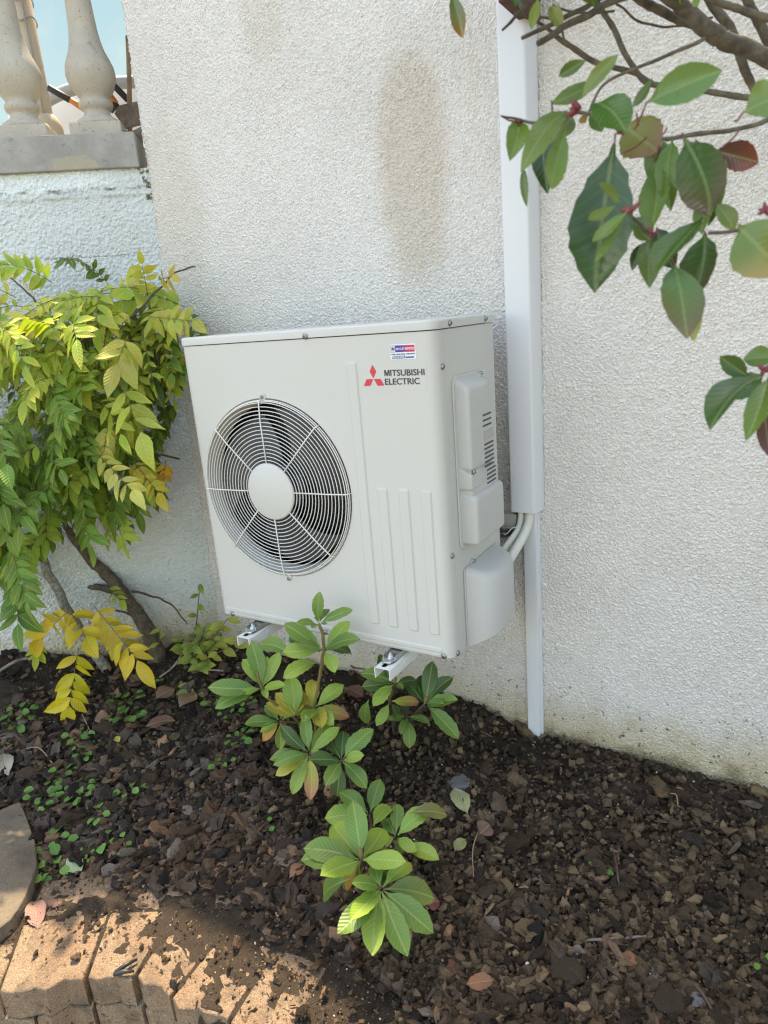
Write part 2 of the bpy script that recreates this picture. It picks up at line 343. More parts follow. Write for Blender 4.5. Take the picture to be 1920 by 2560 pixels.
# soil bed: fine displaced sheet, its front edge follows the paver edging
EDGE_PX = [(-420, 2640), (-200, 2540), (0, 2440), (60, 2400), (150, 2370), (240, 2360), (330, 2370), (430, 2410), (560, 2460), (700, 2510), (900, 2600), (1200, 2740)]
FRONT = [(-3.2, -2.2), (-1.6, -1.75), (-1.15, -1.46), (-.92, -1.345), (-.80, -1.263), (-.70, -1.222), (-.62, -1.182), (-.52, -1.134), (-.42, -1.122), (-.36, -1.13), (-.29, -1.14), (-.2, -1.12), (-.05, -1.13), (.2, -1.2), (.6, -1.3), (2.4, -1.6)]
def bed_front(x): return float(np.interp(x, [p[0] for p in FRONT], [p[1] for p in FRONT]))
def build_soil():
    nx, ny = 470, 210; m = MB(); vs = []; fs = []
    for i in range(nx+1):
        u = i/nx; x = -3.2 + 5.6*u
        yb = .16 if x > -1.385 else .16 - (-1.385-x)*.838
        yf = bed_front(x)
        for j in range(ny+1):
            y = yb + (yf-yb)*j/ny
            p = Vector((x, y, 0)); z = gz(x, y)
            z += .012*noise.noise(p*9) + .010*noise.noise(p*23) + .008*noise.noise(p*55+Vector((3, 1, 0))) + .005*noise.noise(p*110)
            fr = (y-yf)
            k = min(1, max(0, fr/.34)); zf = -.5222+.013*min(1, fr/.24)+.33*(z-gz(x, y))
            z = zf*(1-k*k) + z*k*k
            if fr < .015: z -= .12*(1-fr/.015)
            vs.append((x, y, z))
    for i in range(nx):
        for j in range(ny):
            a = i*(ny+1)+j; fs.append((a, a+1, a+ny+2, a+ny+1))
    m.add(vs, fs, True, None, (1.0, 1.0, 1.001)); return tag(m.build('soil', M['soil']), kind='structure')
build_soil()

# loose crumbs and bark chips: uncountable, one object each
def chip_shape(s, flat, el, r):
    n = r.choice((5, 6, 7)); top = []; bot = []
    for k in range(n):
        th = 2*math.pi*k/n + r.uniform(-.3, .3); q = r.uniform(.65, 1.1)
        x, y = math.cos(th)*s*el*q, math.sin(th)*s*q
        top.append((x*r.uniform(.75, .95), y*r.uniform(.75, .95), s*flat*r.uniform(.6, 1.2))); bot.append((x, y, -s*flat*r.uniform(.3, 1)))
    c = (r.uniform(-.2, .2)*s, r.uniform(-.2, .2)*s, s*flat*r.uniform(.9, 1.5)); vs = top+bot+[c]
    fs = [(i, (i+1) % n, 2*n) for i in range(n)] + [(n+i, n+(i+1) % n, (i+1) % n, i) for i in range(n)]
    return vs, fs
def clod_protos(sub, amp, sx, flat, seed, count=10):
    out = []
    for q in range(count):
        bm = bmesh.new(); bmesh.ops.create_icosphere(bm, subdivisions=sub, radius=1)
        for v in bm.verts:
            n1 = noise.noise(v.co*1.1+Vector((q*7+seed, 1, 2))); n2 = noise.noise(v.co*2.9+Vector((q*3, seed, 5))); v.co *= 1+amp*n1+amp*.6*n2
            v.co.x *= sx*(.8+.5*((q*37) % 10)/10); v.co.z *= flat
            if q % 3 == 0: v.co.z = max(-.5*flat, min(.55*flat, v.co.z))
        bm.verts.index_update(); out.append((np.array([v.co[:] for v in bm.verts]), np.array([[v.index for v in f.verts] for f in bm.faces]))); bm.free()
    return out
def ground_spot(r, region):
    for _t in range(60):
        px, py = r.uniform(-120, 2040), r.uniform(1560, 2700)
        if r.random() > .22+.78*((py-1500)/1150): continue
        p = at_z(px, py, -.5); p = at_z(px, py, gz(p.x, p.y))
        lim = G-.008 if p.x > -1.37 else G - (-1.385-p.x)*.838 - .015
        if p.y > lim or p.y < bed_front(p.x)+.012: continue
        if r.random() < region(p, px, py): return p
    return None
def scatter(name, count, seed, sizes, colours, region, protos, tilt, lift, smooth):
    r = random.Random(seed); V = []; F = []; T = []; k = 0
    for _ in range(count):
        p = ground_spot(r, region)
        if p is None: continue
        vs, fs = r.choice(protos); s = r.choice(sizes)*r.uniform(.6, 1.3); fr = p.y-bed_front(p.x)
        if fr < .26: s *= .55
        rot = np.array(Matrix.Rotation(r.uniform(0, 6.3), 3, 'Z') @ Matrix.Rotation(r.gauss(0, tilt), 3, 'X') @ Matrix.Rotation(r.gauss(0, tilt), 3, 'Y'))
        z = gz(p.x, p.y)
        if fr < .34: q = min(1, max(0, fr/.34)); z = (-.5195+.013*min(1, fr/.24))*(1-q*q)+z*q*q
        V.append(vs @ rot.T * s + np.array((p.x, p.y, z+s*lift+r.uniform(-.004, .010)))); F.append(fs+k); k += len(vs)
        c = np.array(r.choice(colours))*np.array((1.05, 1.0, .92))*r.choice((.35, .5, .7, .9, 1.1, 1.3, 1.7)); T.append(np.tile(np.append(c, 1), (len(vs), 1)))
    me = bpy.data.meshes.new(name); me.from_pydata(np.vstack(V).tolist(), [], np.vstack(F).tolist())
    a = me.attributes.new('tint', 'FLOAT_COLOR', 'POINT'); a.data.foreach_set('color', np.vstack(T).ravel())
    me.polygons.foreach_set('use_smooth', [smooth]*len(me.polygons)); me.update(); return link_obj(name, me, M['chip'])
def reg_bark(p, px, py): return (.95 if px < 640+(py-1700)*.35 and p.y > -.98 else .05)*(1 if p.y-bed_front(p.x) > .24 else .05)
def reg_soil(p, px, py):
    fr = p.y-bed_front(p.x); k = 1 if fr > .28 else (.05+.5*fr)
    return (1.0 if px > 560 else .85)*k
BARK = [(.098, .072, .058), (.072, .055, .047), (.115, .078, .060), (.15, .10, .074), (.095, .075, .066), (.24, .145, .095), (.06, .050, .047), (.14, .12, .108)]
CRUMB = [(.175, .128, .085), (.115, .083, .055), (.15, .108, .070), (.085, .063, .045), (.20, .150, .098), (.105, .078, .058), (.13, .093, .066)]
b_ = scatter('bark_mulch', 3300, 3, (.005, .006, .008, .010, .013, .016, .021), BARK, reg_bark, clod_protos(2, .75, 1.4, .5, 3, 14), .5, .15, False)
tag(b_, 'dark brown bark mulch chips spread over the planting bed', 'mulch', kind='stuff')
c_ = scatter('soil_crumbs', 22000, 5, (.003, .0035, .004, .005, .006, .0075, .009, .011), CRUMB, reg_soil, clod_protos(1, 1.0, 1.1, .95, 11, 16), .7, .3, False)
tag(c_, 'loose crumbly dark soil crumbs lying over the bed', 'soil', kind='stuff')
e_ = scatter('soil_clods', 800, 6, (.008, .009, .011, .013, .016, .022), CRUMB, reg_soil, clod_protos(3, .8, 1.1, .7, 14, 14), .5, .05, False)
tag(e_, 'lumpy brown soil clods on the bare part of the bed', 'soil', kind='stuff')
f_ = scatter('wood_slivers', 900, 17, (.0035, .005, .0065), BARK+[(.22, .16, .10)], lambda p, a, b: 1 if p.y-bed_front(p.x) > .25 else .1, clod_protos(1, .35, 4.2, .4, 31, 8), .3, .6, False)
tag(f_, 'thin wood slivers and fibres mixed through the bed', 'mulch', kind='stuff')
d_ = scatter('soil_grit', 9000, 8, (.0018, .0025, .0032), CRUMB+[(.3, .24, .17), (.42, .36, .28), (.62, .56, .48)], lambda p, a, b: 1 if p.y-bed_front(p.x) > .1 else .35, clod_protos(1, .4, 1.3, .8, 21, 6), .6, .3, False)
tag(d_, 'fine grit and soil specks scattered on the bed and edging', 'grit', kind='stuff')

# house wall: a box with a slightly uneven visible corner, low unseen eaves above, shaped to cast shade on the bed
WALL_TOP = 2.46  # height set so the house shadow edge lands near the edging
def build_house():
    h = thing('house', (-1.38, G, -.5), 'cream roughcast house wall with two brown stains behind the outdoor unit', 'house')
    xs = np.concatenate([np.linspace(-1.3675, 1.05, 640), [1.2, 1.6, 4.5]]); zs = np.concatenate([[-1.0], np.linspace(-.62, 2.12, 720), [2.3, WALL_TOP]])
    vs = []
    for z in zs:
        j = .002*noise.noise(Vector((0, 3, z*60)))+.003*noise.noise(Vector((7, 3, z*9))); sh = -.02 if z < 1.49 else 0
        vs += [(-1.380+j+sh, G+4, z), (-1.379+j+sh, G+.010, z), (-1.376+j+sh, G+.003, z)] + [(x+(j+sh if x < -1.366 else 0), G, z) for x in xs] + [(4.5, G+4, z)]
    k = len(xs)+4; me = bpy.data.meshes.new('wall'); fs = [(i*k+q, i*k+q+1, (i+1)*k+q+1, (i+1)*k+q) for i in range(len(zs)-1) for q in range(k-1)]
    me.from_pydata(vs, [], fs); me.polygons.foreach_set('use_smooth', [True]*len(fs)); me.update(); link_obj('wall', me, M['wall'], h)
    r = MB(); r.box((1.36, G+1.95, WALL_TOP+.055), (3.2, 1.97, .05)); r.build('shading_roof', M['shading_roof'], h)
build_house()

# terrace: retaining wall running forward-left from the house corner
TA = Vector((-1.385, .115, 0)); TD = Vector((-.76653, -.64221, 0)); TN = Vector((.64221, -.76653, 0))     # TN: towards the garden
def tp(s, off, z): return TA + TD*s + TN*off + Vector((0, 0, z))
TM = Matrix(((TD.x, TN.x, 0), (TD.y, TN.y, 0), (0, 0, 1)))
def build_terrace():
    t = thing('terrace_wall', tp(1.2, -.1, -.5), 'pale blue white roughcast retaining wall under the balustrade', 'wall')
    m = MB(); n = 420; vs = []; fs = []; S_ = list(np.linspace(-.012, 1.1, 240))+[1.4, 2, 3.4]; ns = len(S_)-1
    for i in range(ns+1):
        for j in range(n+1):
            s = S_[i]; z = -.55 + 2.038*j/n; o = .006*noise.noise(Vector((s*4, z*5, 1)))
            if z > 1.40: o += .006+.004*noise.noise(Vector((s*14, z*20, 4)))
            vs.append(tp(s, o, z))
    for i in range(ns):
        for j in range(n): a = i*(n+1)+j; fs.append((a, a+1, a+n+2, a+n+1))
    m.add(vs, fs, True); m.build('rendered_face', M['terrace'], t)
    m = MB(); m.box(tp(1.7, -.16, .24), (1.7, .145, 1.235), TM); m.build('wall_core', M['coping'], t)
    c = MB(); c.box(tp(1.72, -.125, 1.546), (1.707, .15, .058), TM, .004); o = c.build('coping', M['coping'])
    tag(o, 'weathered grey concrete coping slab along the top of the pale blue wall', 'coping')
    d = MB(); d.box(tp(1.6, -1.9, 1.45), (1.6, 1.62, .05), TM); tag(d.build('terrace', M['path']), kind='structure')
    g = MB()                                                # crumbling mortar where coping meets the house
    for k in range(70):
        z = rnd.uniform(1.38, 1.495); vs, fs = chip_shape(rnd.uniform(.002, .006), .8, 1.2, rnd); p = tp(rnd.uniform(-.012, .004+.02*max(0, (z-1.43)/.06)), rnd.uniform(-.004, .006), z)
        g.add([p+Vector(v) for v in vs], fs, False)
    tag(g.build('mortar_crumbs', M['plaster_dark']), 'dark crumbling mortar in the joint between coping and house corner', 'mortar', kind='stuff')
build_terrace()
BAL = [(.080, 1.653), (.082, 1.660), (.078, 1.672), (.060, 1.683), (.050, 1.690), (.046, 1.700), (.048, 1.709), (.056, 1.714), (.0605, 1.724), (.060, 1.734), (.053, 1.742), (.050, 1.747), (.058, 1.757), (.072, 1.778), (.083, 1.804), (.087, 1.826), (.084, 1.85), (.074, 1.876), (.062, 1.903), (.054, 1.935), (.049, 1.97), (.046, 2.02), (.043, 2.08), (.042, 2.16), (.048, 2.17), (.052, 2.18), (.048, 2.19), (.045, 2.20)]
def baluster(s, off, label):
    t = thing('baluster', tp(s, off, 1.604), label, 'baluster', 'balusters of the terrace balustrade')
    p = MB(); p.box(tp(s, off, 1.629), (.0905, .0905, .025), TM, .004); p.build('plinth', M['baluster'], t)
    b = MB(); b.lathe(BAL, tp(s, off, 0), ref=TD, n=40); b.build('shaft', M['baluster'], t)
    c = MB(); c.box(tp(s, off, 2.222), (.08, .08, .022), TM, .004); c.build('cap', M['baluster'], t)
baluster(.150, -.115, 'whole cast stone baluster nearest the house corner, sky on both sides')
baluster(.408, -.115, 'cast stone baluster at the photo edge in front of the cream post')
baluster(.67, -.115, 'cast stone baluster beyond the photo edge, further from the house')
hr = MB(); hr.box(tp(1.72, -.115, 2.28), (1.70, .10, .035), TM, .006); tag(hr.build('handrail', M['baluster']), 'cast stone handrail running along the balustrade tops', 'handrail')
# things standing on the terrace behind the balusters
def tpx(px, py, off):                                        # pixel -> plane parallel to the terrace wall, off metres behind it
    k = ray(px, py); A = TA - TN*off; q = (A-CAM); return CAM + k*(q.dot(TN)/k.dot(TN))
def post():
    a, b = tpx(103, 290, .45), tpx(42, -120, .45)
    t = thing('post', a, 'cream painted post with wire tied round it behind the balusters', 'post')
    p = MB(); p.tube([a-Vector((0, 0, .12)), a, a+Vector((0, 0, .9))], .046, 20); p.build('shaft', M['cream_post'], t)
    q = MB(); q.lathe([(.075, -.10), (.075, -.04), (.06, -.01), (.052, .0)], a, n=24); q.build('base', M['cream_post'], t)
    w = MB(); front = TN*.048
    w.tube([a+front+TD*(-.022)+Vector((0, 0, z)) for z in (-.02, .2, .4, .62, .9)], .003, 6)
    for z in (.40, .33):
        w.tube([a+Vector((0, 0, z+.01*math.sin(3*th)))+(TD*math.cos(th)+TN*math.sin(th))*.05 for th in np.linspace(0, 6.28, 26)], .0028, 6)
    w.build('wire', M['tube'], t)
post()
def terrace_clutter():
    o = MB(); o.tube(smooth_path([tpx(x, y, .75) for x, y in ((60, 290), (105, 258), (150, 235), (185, 222), (250, 210), (345, 204), (420, 200))]), .026, 14)
    tag(o.build('curved_tube', M['tube']), 'grey plastic tube arching behind the two balusters', 'tube')
    a = [tpx(x, y, .95) for x, y in ((20, 345), (20, 235), (120, 232), (180, 218), (420, 205), (420, 345))]
    p = MB(); p.prism(a, TN*-.05, .004); tag(p.build('white_panel', M['white_panel']), 'bright white panel standing beneath the grey tube on the terrace', 'panel')
    t = thing('loppers', tpx(190, 262, .34), 'garden loppers with black grips and orange handles behind the baluster', 'loppers')
    for pts, r, mat, nm in ((((120, 218), (175, 250)), .013, 'handle', 'grip'), (((175, 249), (206, 270)), .0115, 'orange', 'handle_band'), (((206, 270), (250, 292)), .008, 'handle', 'shank')):
        m = MB(); q = [tpx(x, y, .34) for x, y in pts]; m.tube([q[0], q[0].lerp(q[1], .04), q[0].lerp(q[1], .96), q[1]], [r*.7, r, r, r*.9], 12); m.build(nm, M[mat], t)
    t = thing('hedge_shears', tpx(290, 268, .34), 'second pair of black and orange tool handles leaning by the house corner', 'shears')
    for pts, r, mat, nm in ((((276, 205), (322, 252)), .0125, 'handle', 'grip'), (((262, 222), (290, 260)), .013, 'orange', 'handle_band'), (((283, 258), (296, 272)), .014, 'handle', 'collar'), (((262, 258), (284, 280)), .009, 'handle', 'shank')):
        m = MB(); q = [tpx(x, y, .30) for x, y in pts]; m.tube([q[0], q[0].lerp(q[1], .05), q[0].lerp(q[1], .95), q[1]], [r*.7, r, r, r*.8], 12); m.build(nm, M[mat], t)
    m = MB(); q = [tpx(x, y, .24) for x, y in ((325, 345), (324, 260), (322, 150), (318, 90))]; m.tube(q, [.0095, .0095, .009, .007], 10)
    tag(m.build('wooden_stake', M['wood_stake']), 'tan wooden stake standing upright against the house corner', 'stake')
    m = MB(); m.prism([tpx(x, y, .22) for x, y in ((285, 283), (297, 263), (342, 253), (350, 310), (312, 320))], TN*-.02, .002)
    tag(m.build('wooden_board', M['wood']), 'weathered board at the foot of the stake beside the baluster', 'board')
    m = MB(); m.prism([tpx(x, y, .16) for x, y in ((330, 327), (352, 316), (362, 420), (346, 372))], TN*-.02, .002)
    tag(m.build('wood_offcut', M['wood']), 'grey wood offcut wedged between the coping end and house wall', 'board')
terrace_clutter()

# ------------------------------------------------------------------ paver edging
PB = [[(-330, 985), (-180, 900), (-150, 905), (-20, 862)], [(-14, 862), (20, 860), (100, 878), (270, 840), (330, 852), (478, 766), (500, 776), (620, 770)], [(638, 745), (702, 772), (858, 745), (872, 762), (978, 770), (990, 738)],
      [(1003, 735), (1062, 806), (1194, 816), (1212, 842), (1262, 890)], [(1275, 898), (1322, 982), (1478, 980), (1500, 1002), (1655, 1040), (1690, 1075)], [(1700, 1085), (1760, 1140), (1920, 1160), (1950, 1190), (2100, 1260)]]
def c6(p): return (p[0]/2.9625, 2188+p[1]/2.9625)
PT = -.518
def pz(p): return at_z(*c6(p), PT)
def joint_dirs(polys):
    ends = [(pz(p[0]), pz(p[-1])) for p in polys]; js = []
    for i in range(len(polys)+1):
        a = ends[i-1][0] if i > 0 else ends[0][0]; b = ends[i][1] if i < len(polys) else ends[-1][1]
        d = (b-a).normalized(); inn = Vector((-d.y, d.x, 0)); inn = inn if inn.y > 0 else -inn
        q = ends[i-1][1].lerp(ends[i][0], .5) if 0 < i < len(polys) else (ends[0][0] if i == 0 else ends[-1][1]); js.append((q, inn, d))
    return js
def paver(poly, ztop, h, label, group, ja, jb, jitter=0, back=.185):
    f = [pz(p) for p in poly]
    f = [Vector((p.x, p.y, ztop+rnd.uniform(-.001, .001)))+Vector((rnd.uniform(-jitter, jitter), rnd.uniform(-jitter, jitter), 0)) for p in f]
    bk = []
    for (q, inn, d), sg in ((jb, -1), (ja, 1)): p = q+inn*back+d*(.0014*sg); bk.append(Vector((p.x, p.y, ztop)))
    mid = bk[0].lerp(bk[1], .5)+ja[1]*rnd.uniform(-.012, .012)
    f[0] += ja[2]*.003; f[-1] -= jb[2]*.003; m = MB(); m.prism(f+[bk[0], Vector((mid.x, mid.y, ztop)), bk[1]], (0, 0, -h), .0055); o = m.build('paving_block', M['paver'], None, 40)
    tag(o, label, 'paving block', group); return o
TOPL = ['sandy block of the upper edging course cut by the photo edge', 'widest sandy block of the upper edging course, white pebble on it', 'sandy upper edging block with crossed black twigs lying on it', 'narrow angled sandy block in the curve of the upper edging course', 'dirt speckled upper edging block right of the narrow angled one', 'upper edging block furthest right, mostly under soil']
JT = joint_dirs(PB)
for i, (poly, l) in enumerate(zip(PB, TOPL)): paver(poly, PT+rnd.uniform(-.002, .002), .078, l, 'sandy paving blocks edging the bed', JT[i], JT[i+1], .002)
LOW = [[(-330, 985), (-180, 905), (-20, 866), (20, 866), (100, 882), (195, 868)], [(205, 862), (270, 846), (330, 858), (470, 775), (500, 782), (632, 775)], [(645, 760), (702, 778), (858, 752), (872, 768), (1012, 776)], [(1022, 780), (1062, 812), (1194, 824), (1212, 848), (1262, 900), (1290, 930)], [(1298, 935), (1322, 990), (1478, 988), (1500, 1010), (1690, 1085)]]
LOWL = ['sandy block of the lower edging course at the photo edge', 'sandy lower edging block under the widest upper one', 'sandy lower edging block under the one with black twigs', 'sandy lower edging block under the narrow angled one', 'sandy lower edging block under the dirt speckled one']
for k in range(2):
    sh = 0 if k == 0 else -60; LP = [[(x+sh, y) for x, y in p] for p in LOW]; JL = joint_dirs(LP)
    for i, (poly, l) in enumerate(zip(LP, LOWL)):
        paver(poly, PT-.083-.083*k, .078, l if k == 0 else 'sandy block of the hidden lowest edging course', 'sandy paving blocks edging the bed', JL[i], JL[i+1], .003)
# second row of pavers behind the front one, half buried in the soil
def back_row():
    for i, l in enumerate(('half buried sandy paver behind the widest edging block', 'half buried sandy paver behind the twig covered block', 'half buried sandy paver behind the narrow angled block', 'half buried sandy paver behind the dirt speckled block')):
        poly = PB[i+1]; f = [at_z(*c6(p), PT) for p in poly]; d = (f[-1]-f[0]).normalized(); inn = Vector((-d.y, d.x, 0)); inn = inn if inn.y > 0 else -inn
        a, b = JT[i+1][0]+JT[i+1][1]*.19+d*.002, JT[i+2][0]+JT[i+2][1]*.19-d*.002; q = [Vector((p.x, p.y, PT-.001-.001*i)) for p in (a, a.lerp(b, .3)+inn*.012, a.lerp(b, .7)-inn*.006, b, b+inn*.13, a+inn*.14)]
        m = MB(); m.prism(q, (0, 0, -.07), .006); tag(m.build('paving_block', M['paver'], None, 40), l, 'paving block', 'sandy paving blocks edging the bed')
back_row()
# mossy stone slab
def slab():
    pts = [(0, 410), (140, 352), (275, 300), (330, 430), (410, 640), (480, 850), (500, 1040), (505, 1200), (430, 1400), (350, 1600), (250, 1780), (150, 1920), (-200, 2200), (-700, 1900), (-700, 700), (-250, 520)]
    top = [at_z(x/5.53, 1950+y/5.53, -.492+.000012*(y-1000)+.005*noise.noise(Vector((x*.013, y*.013, 0)))) for x, y in pts]
    m = MB(); m.prism(top, (0, 0, -.05), .003); tag(m.build('stone_slab', M['slab'], None, 40), 'flat grey brown mossy stone slab lying at the bed edge', 'stone slab')
slab()

# ------------------------------------------------------------------ outdoor unit
W, H, D = .84, .8603, .362; YF = -D
FX, FZ, FR = -.5446, .4420, .2664
def text_mesh(s, size, bold=0., sx=1.0, depth=.0004, spacing=1.0):
    cu = bpy.data.curves.new('txt', 'FONT'); cu.body = s; cu.size = size; cu.offset = bold; cu.extrude = depth; cu.space_character = spacing; cu.resolution_u = 4
    o = bpy.data.objects.new('txt', cu); COL.objects.link(o); bpy.context.view_layer.update()
    me = bpy.data.meshes.new_from_object(o.evaluated_get(bpy.context.evaluated_depsgraph_get())); bpy.data.objects.remove(o); bpy.data.curves.remove(cu)
    vs = np.array([v.co[:] for v in me.vertices]); fs = [tuple(p.vertices) for p in me.polygons]; bpy.data.meshes.remove(me)
    vs[:, 0] -= vs[:, 0].min(); vs[:, 0] *= sx; return vs, fs
def text_on_front(m, s, x0, x1, z0, h, y, bold=0., shear=0.):
    """write s from x0 to x1, baseline z0, cap height h on the plane y"""
    vs, fs = text_mesh(s, h/.7, bold*h); k = (x1-x0)/vs[:, 0].max()
    m.add([(x0+v[0]*k+shear*v[1], y-v[2], z0+v[1]) for v in vs], fs, False)
def rounded_rect(x0, x1, z0, z1, r, n=5):
    out = []
    for cx, cz, a in ((x1-r, z1-r, 0), (x0+r, z1-r, 90), (x0+r, z0+r, 180), (x1-r, z0+r, 270)):
        for k in range(n+1): th = R(a+90*k/n); out.append((cx+r*math.cos(th), cz+r*math.sin(th)))
    return out
def emboss(m, x0, x1, z0, z1, r, hgt=.0034, slope=.0034, y=None):
    y = YF if y is None else y
    a = rounded_rect(x0, x1, z0, z1, r); b = rounded_rect(x0+slope, x1-slope, z0+slope, z1-slope, max(.001, r-slope)); n = len(a)
    vs = [(p[0], y-.0004, p[1]) for p in a]+[(p[0], y-hgt, p[1]) for p in b]
    fs = [(i, (i+1) % n, n+(i+1) % n, n+i) for i in range(n)]; m.add(vs, fs, True); m.add([(p[0], y-hgt, p[1]) for p in b], [tuple(range(n))], False)
def screw(p, nrm, parent, r=.0055, mat='screw'):
    m = MB(); nrm = Vector(nrm); ref = nrm.orthogonal().normalized()
    m.lathe([(r*1.5, 0), (r*1.5, .0012), (r, .0016), (r, .0035), (r*.75, .0046), (.0005, .0048)], Vector(p), nrm, ref, 14)
    o = m.build('screw', M[mat], parent)
    k = MB()
    b = nrm.cross(ref)
    k.box(Vector(p)+nrm*.0048, (r*.62, r*.13, .0004), Matrix((ref, b, nrm)).transposed()); k.box(Vector(p)+nrm*.0049, (r*.13, r*.62, .0004), Matrix((ref, b, nrm)).transposed())
    k.build('slot', M['black'], o); return o
def build_unit():
    ac = thing('outdoor_unit', (-W/2, -D/2, 0), 'white outdoor air conditioning unit with round fan guard mounted on the cream wall', 'air conditioner')
    r = .026
    # front panel: flat sheet with the fan opening, rounded vertical edges, return flanges
    m = MB(); n = 128; x0, x1 = -W+r, -r; ring = []
    angs = sorted([2*math.pi*k/n for k in range(n)]+[math.atan2(z-FZ, x-FX) % (2*math.pi) for x in (x0, x1) for z in (.006, H)])
    vs = []
    for a in angs:
        c, s_ = math.cos(a), math.sin(a)
        t = min([((x1 if c > 0 else x0)-FX)/c if abs(c) > 1e-9 else 9, ((H if s_ > 0 else .006)-FZ)/s_ if abs(s_) > 1e-9 else 9])
        vs += [(FX+FR*c, YF, FZ+FR*s_), (FX+t*c, YF, FZ+t*s_)]
    k = len(angs); m.add(vs, [(2*i, 2*i+1, 2*((i+1) % k)+1, 2*((i+1) % k)) for i in range(k)], False)
    for sx, xc in ((1, -r), (-1, -W+r)):
        prof = [(xc+sx*r*math.sin(R(a)), YF+r-r*math.cos(R(a))) for a in range(0, 91, 10)]+[(xc+sx*r, -.322)]
        vs = [(x, y, z) for (x, y) in prof for z in (.006, H)]; m.add(vs, [(2*i, 2*i+1, 2*i+3, 2*i+2) for i in range(len(prof)-1)], True)
        vs = [(x, y, .006) for (x, y) in prof]+[(xc+(x-xc)*.9, y+.006, .0) for (x, y) in prof]; q = len(prof); m.add(vs, [(i, i+1, q+i+1, q+i) for i in range(q-1)], True)
    m.add([(x0, YF, .006), (x1, YF, .006), (x1, YF+.006, 0), (x0, YF+.006, 0)], [(0, 1, 2, 3)], True)
    m.add([(-W+.004, YF+.006, 0.0005), (-.004, YF+.006, 0.0005), (-.004, -.03, 0.0005), (-W+.004, -.03, .0005)], [(0, 1, 2, 3)], False)
    for xa, xb, zt in ((-.2555, -.2245, .797), (-.1945, -.1635, .470), (-.1305, -.0995, .4712), (-.0665, -.0355, .4710)): emboss(m, xa, xb, .0705, zt, .006)
    emboss(m, -.819, -.0312, .0185, .0345, .0078)
    emboss(m, -.812, -.036, .0085, .0125, .0019, .0015, .0012)
    m.build('front_panel', M['case'], ac)
    # bell mouth
    b = MB(); pr = [(FR, 0), (FR-.004, .006), (FR-.012, .016), (FR-.018, .030), (FR-.019, .052)]
    b.lathe(pr, (FX, YF, FZ), Vector((0, 1, 0)), Vector((1, 0, 0)), 96); b.f = b.f[:-2]; b.sm = b.sm[:-2]; b.build('fan_ring', M['case_in'], ac)
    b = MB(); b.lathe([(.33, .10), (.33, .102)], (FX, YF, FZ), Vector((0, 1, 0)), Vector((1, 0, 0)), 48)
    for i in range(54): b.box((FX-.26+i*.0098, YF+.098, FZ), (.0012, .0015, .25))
    b.build('shaded_coil', M['black'], ac)  # near-black, so the shade of the fan cavity is in the colour
    f = thing('fan', (FX, YF+.06, FZ), None, None); f.parent = ac; f.matrix_parent_inverse = Matrix.Translation(-Vector(ac.location))
    h = MB(); h.lathe([(.055, .075), (.07, .06), (.07, .04), (.05, .032), (.001, .03)], (FX, YF, FZ), Vector((0, 1, 0)), Vector((1, 0, 0)), 32); o = h.build('fan_hub', M['fan'], None); o.parent = f; o.matrix_parent_inverse = Matrix.Translation(-Vector((FX, YF+.06, FZ)))
    for kx in range(3):
        m = MB(); vs = []; fs = []; a0 = R(58+120*kx); nr, na = 10, 10
        for i in range(nr+1):
            rr = .06+(.236-.06)*i/nr; span = R(62+34*(i/nr)**.7); lead = a0+R(30)*(i/nr)**1.5
            for j in range(na+1):
                u = j/na; th = lead-span*u; rr2 = rr*(1-.06*max(0, u-.7)*3*(i/nr)); vs.append((FX+rr2*math.cos(th), YF+.030+.055*u-.012*math.sin(math.pi*u), FZ+rr2*math.sin(th)))
        for i in range(nr):
            for j in range(na): a = i*(na+1)+j; fs.append((a, a+1, a+na+2, a+na+1))
        m.add(vs, fs); o = m.build('fan_blade', M['fan'], None); o.parent = f; o.matrix_parent_inverse = Matrix.Translation(-Vector((FX, YF+.06, FZ)))
    # guard: rings on a shallow dome, eight spokes, hub cap
    g = MB(); nring = 16; yr = lambda q: YF-.0165+.010*max(0, (q-.2))/.066*.6
    def circ(rad, y, wr, seg=96):
        g.tube([(FX+rad*math.cos(t), y, FZ+rad*math.sin(t)) for t in np.linspace(0, 2*math.pi, seg+1)], wr, 6, False)
    for i in range(nring):
        rad = .092+(.2545-.092)*i/(nring-1); circ(rad, yr(rad), .00125)
    circ(.2585, YF-.0065, .0016); circ(.2605, YF-.001, .0016)
    for kx in range(8):
        th = R(45*kx+1.5); dx, dz = math.cos(th), math.sin(th)
        P = [(rad, yr(rad)-.0032) for rad in (.080, .15, .2, .235, .258)]+[(.2625, YF-.006), (.2632, YF+.001)]
        g.tube([(FX+q*dx, y, FZ+q*dz) for q, y in P], .0019, 6)
    gd = g.build('fan_guard', M['guard'], ac)
    for dz in (1, -1):
        m = MB(); m.lathe([(.0105, 0), (.0105, .0015), (.0075, .004), (.003, .0045)], (FX+(.0 if dz > 0 else .013), YF, FZ+dz*.2695), Vector((0, -1, 0)), Vector((1, 0, 0)), 18); m.build('clip', M['case'], gd)
    c = MB(); c.lathe([(.001, .0), (.079, .0), (.083, -.002), (.0845, -.006), (.0835, -.009)], (FX, YF-.0235, FZ), Vector((0, -1, 0)), Vector((1, 0, 0)), 64)
    c.build('hub_cap', M['case'], gd)
    # body behind the front panel
    m = MB(); m.box((-W/2, (-.320-.0)/2, H/2+.002), (W/2-.002, .160, H/2-.003)); body = None
    m2 = MB()
    q = [(-W+.0015, -.0005), (-W+.0015, -.319), (-W+.012, -.319), (-W+.012, -.10), (-.012, -.10)]
    # side panel (right) with a tiny gap to the front panel, left side, back
    m2.box((-.006, -.1595, H/2+.001), (.005, .1595, H/2-.0005), None, .002); m2.build('side_panel', M['case'], ac)
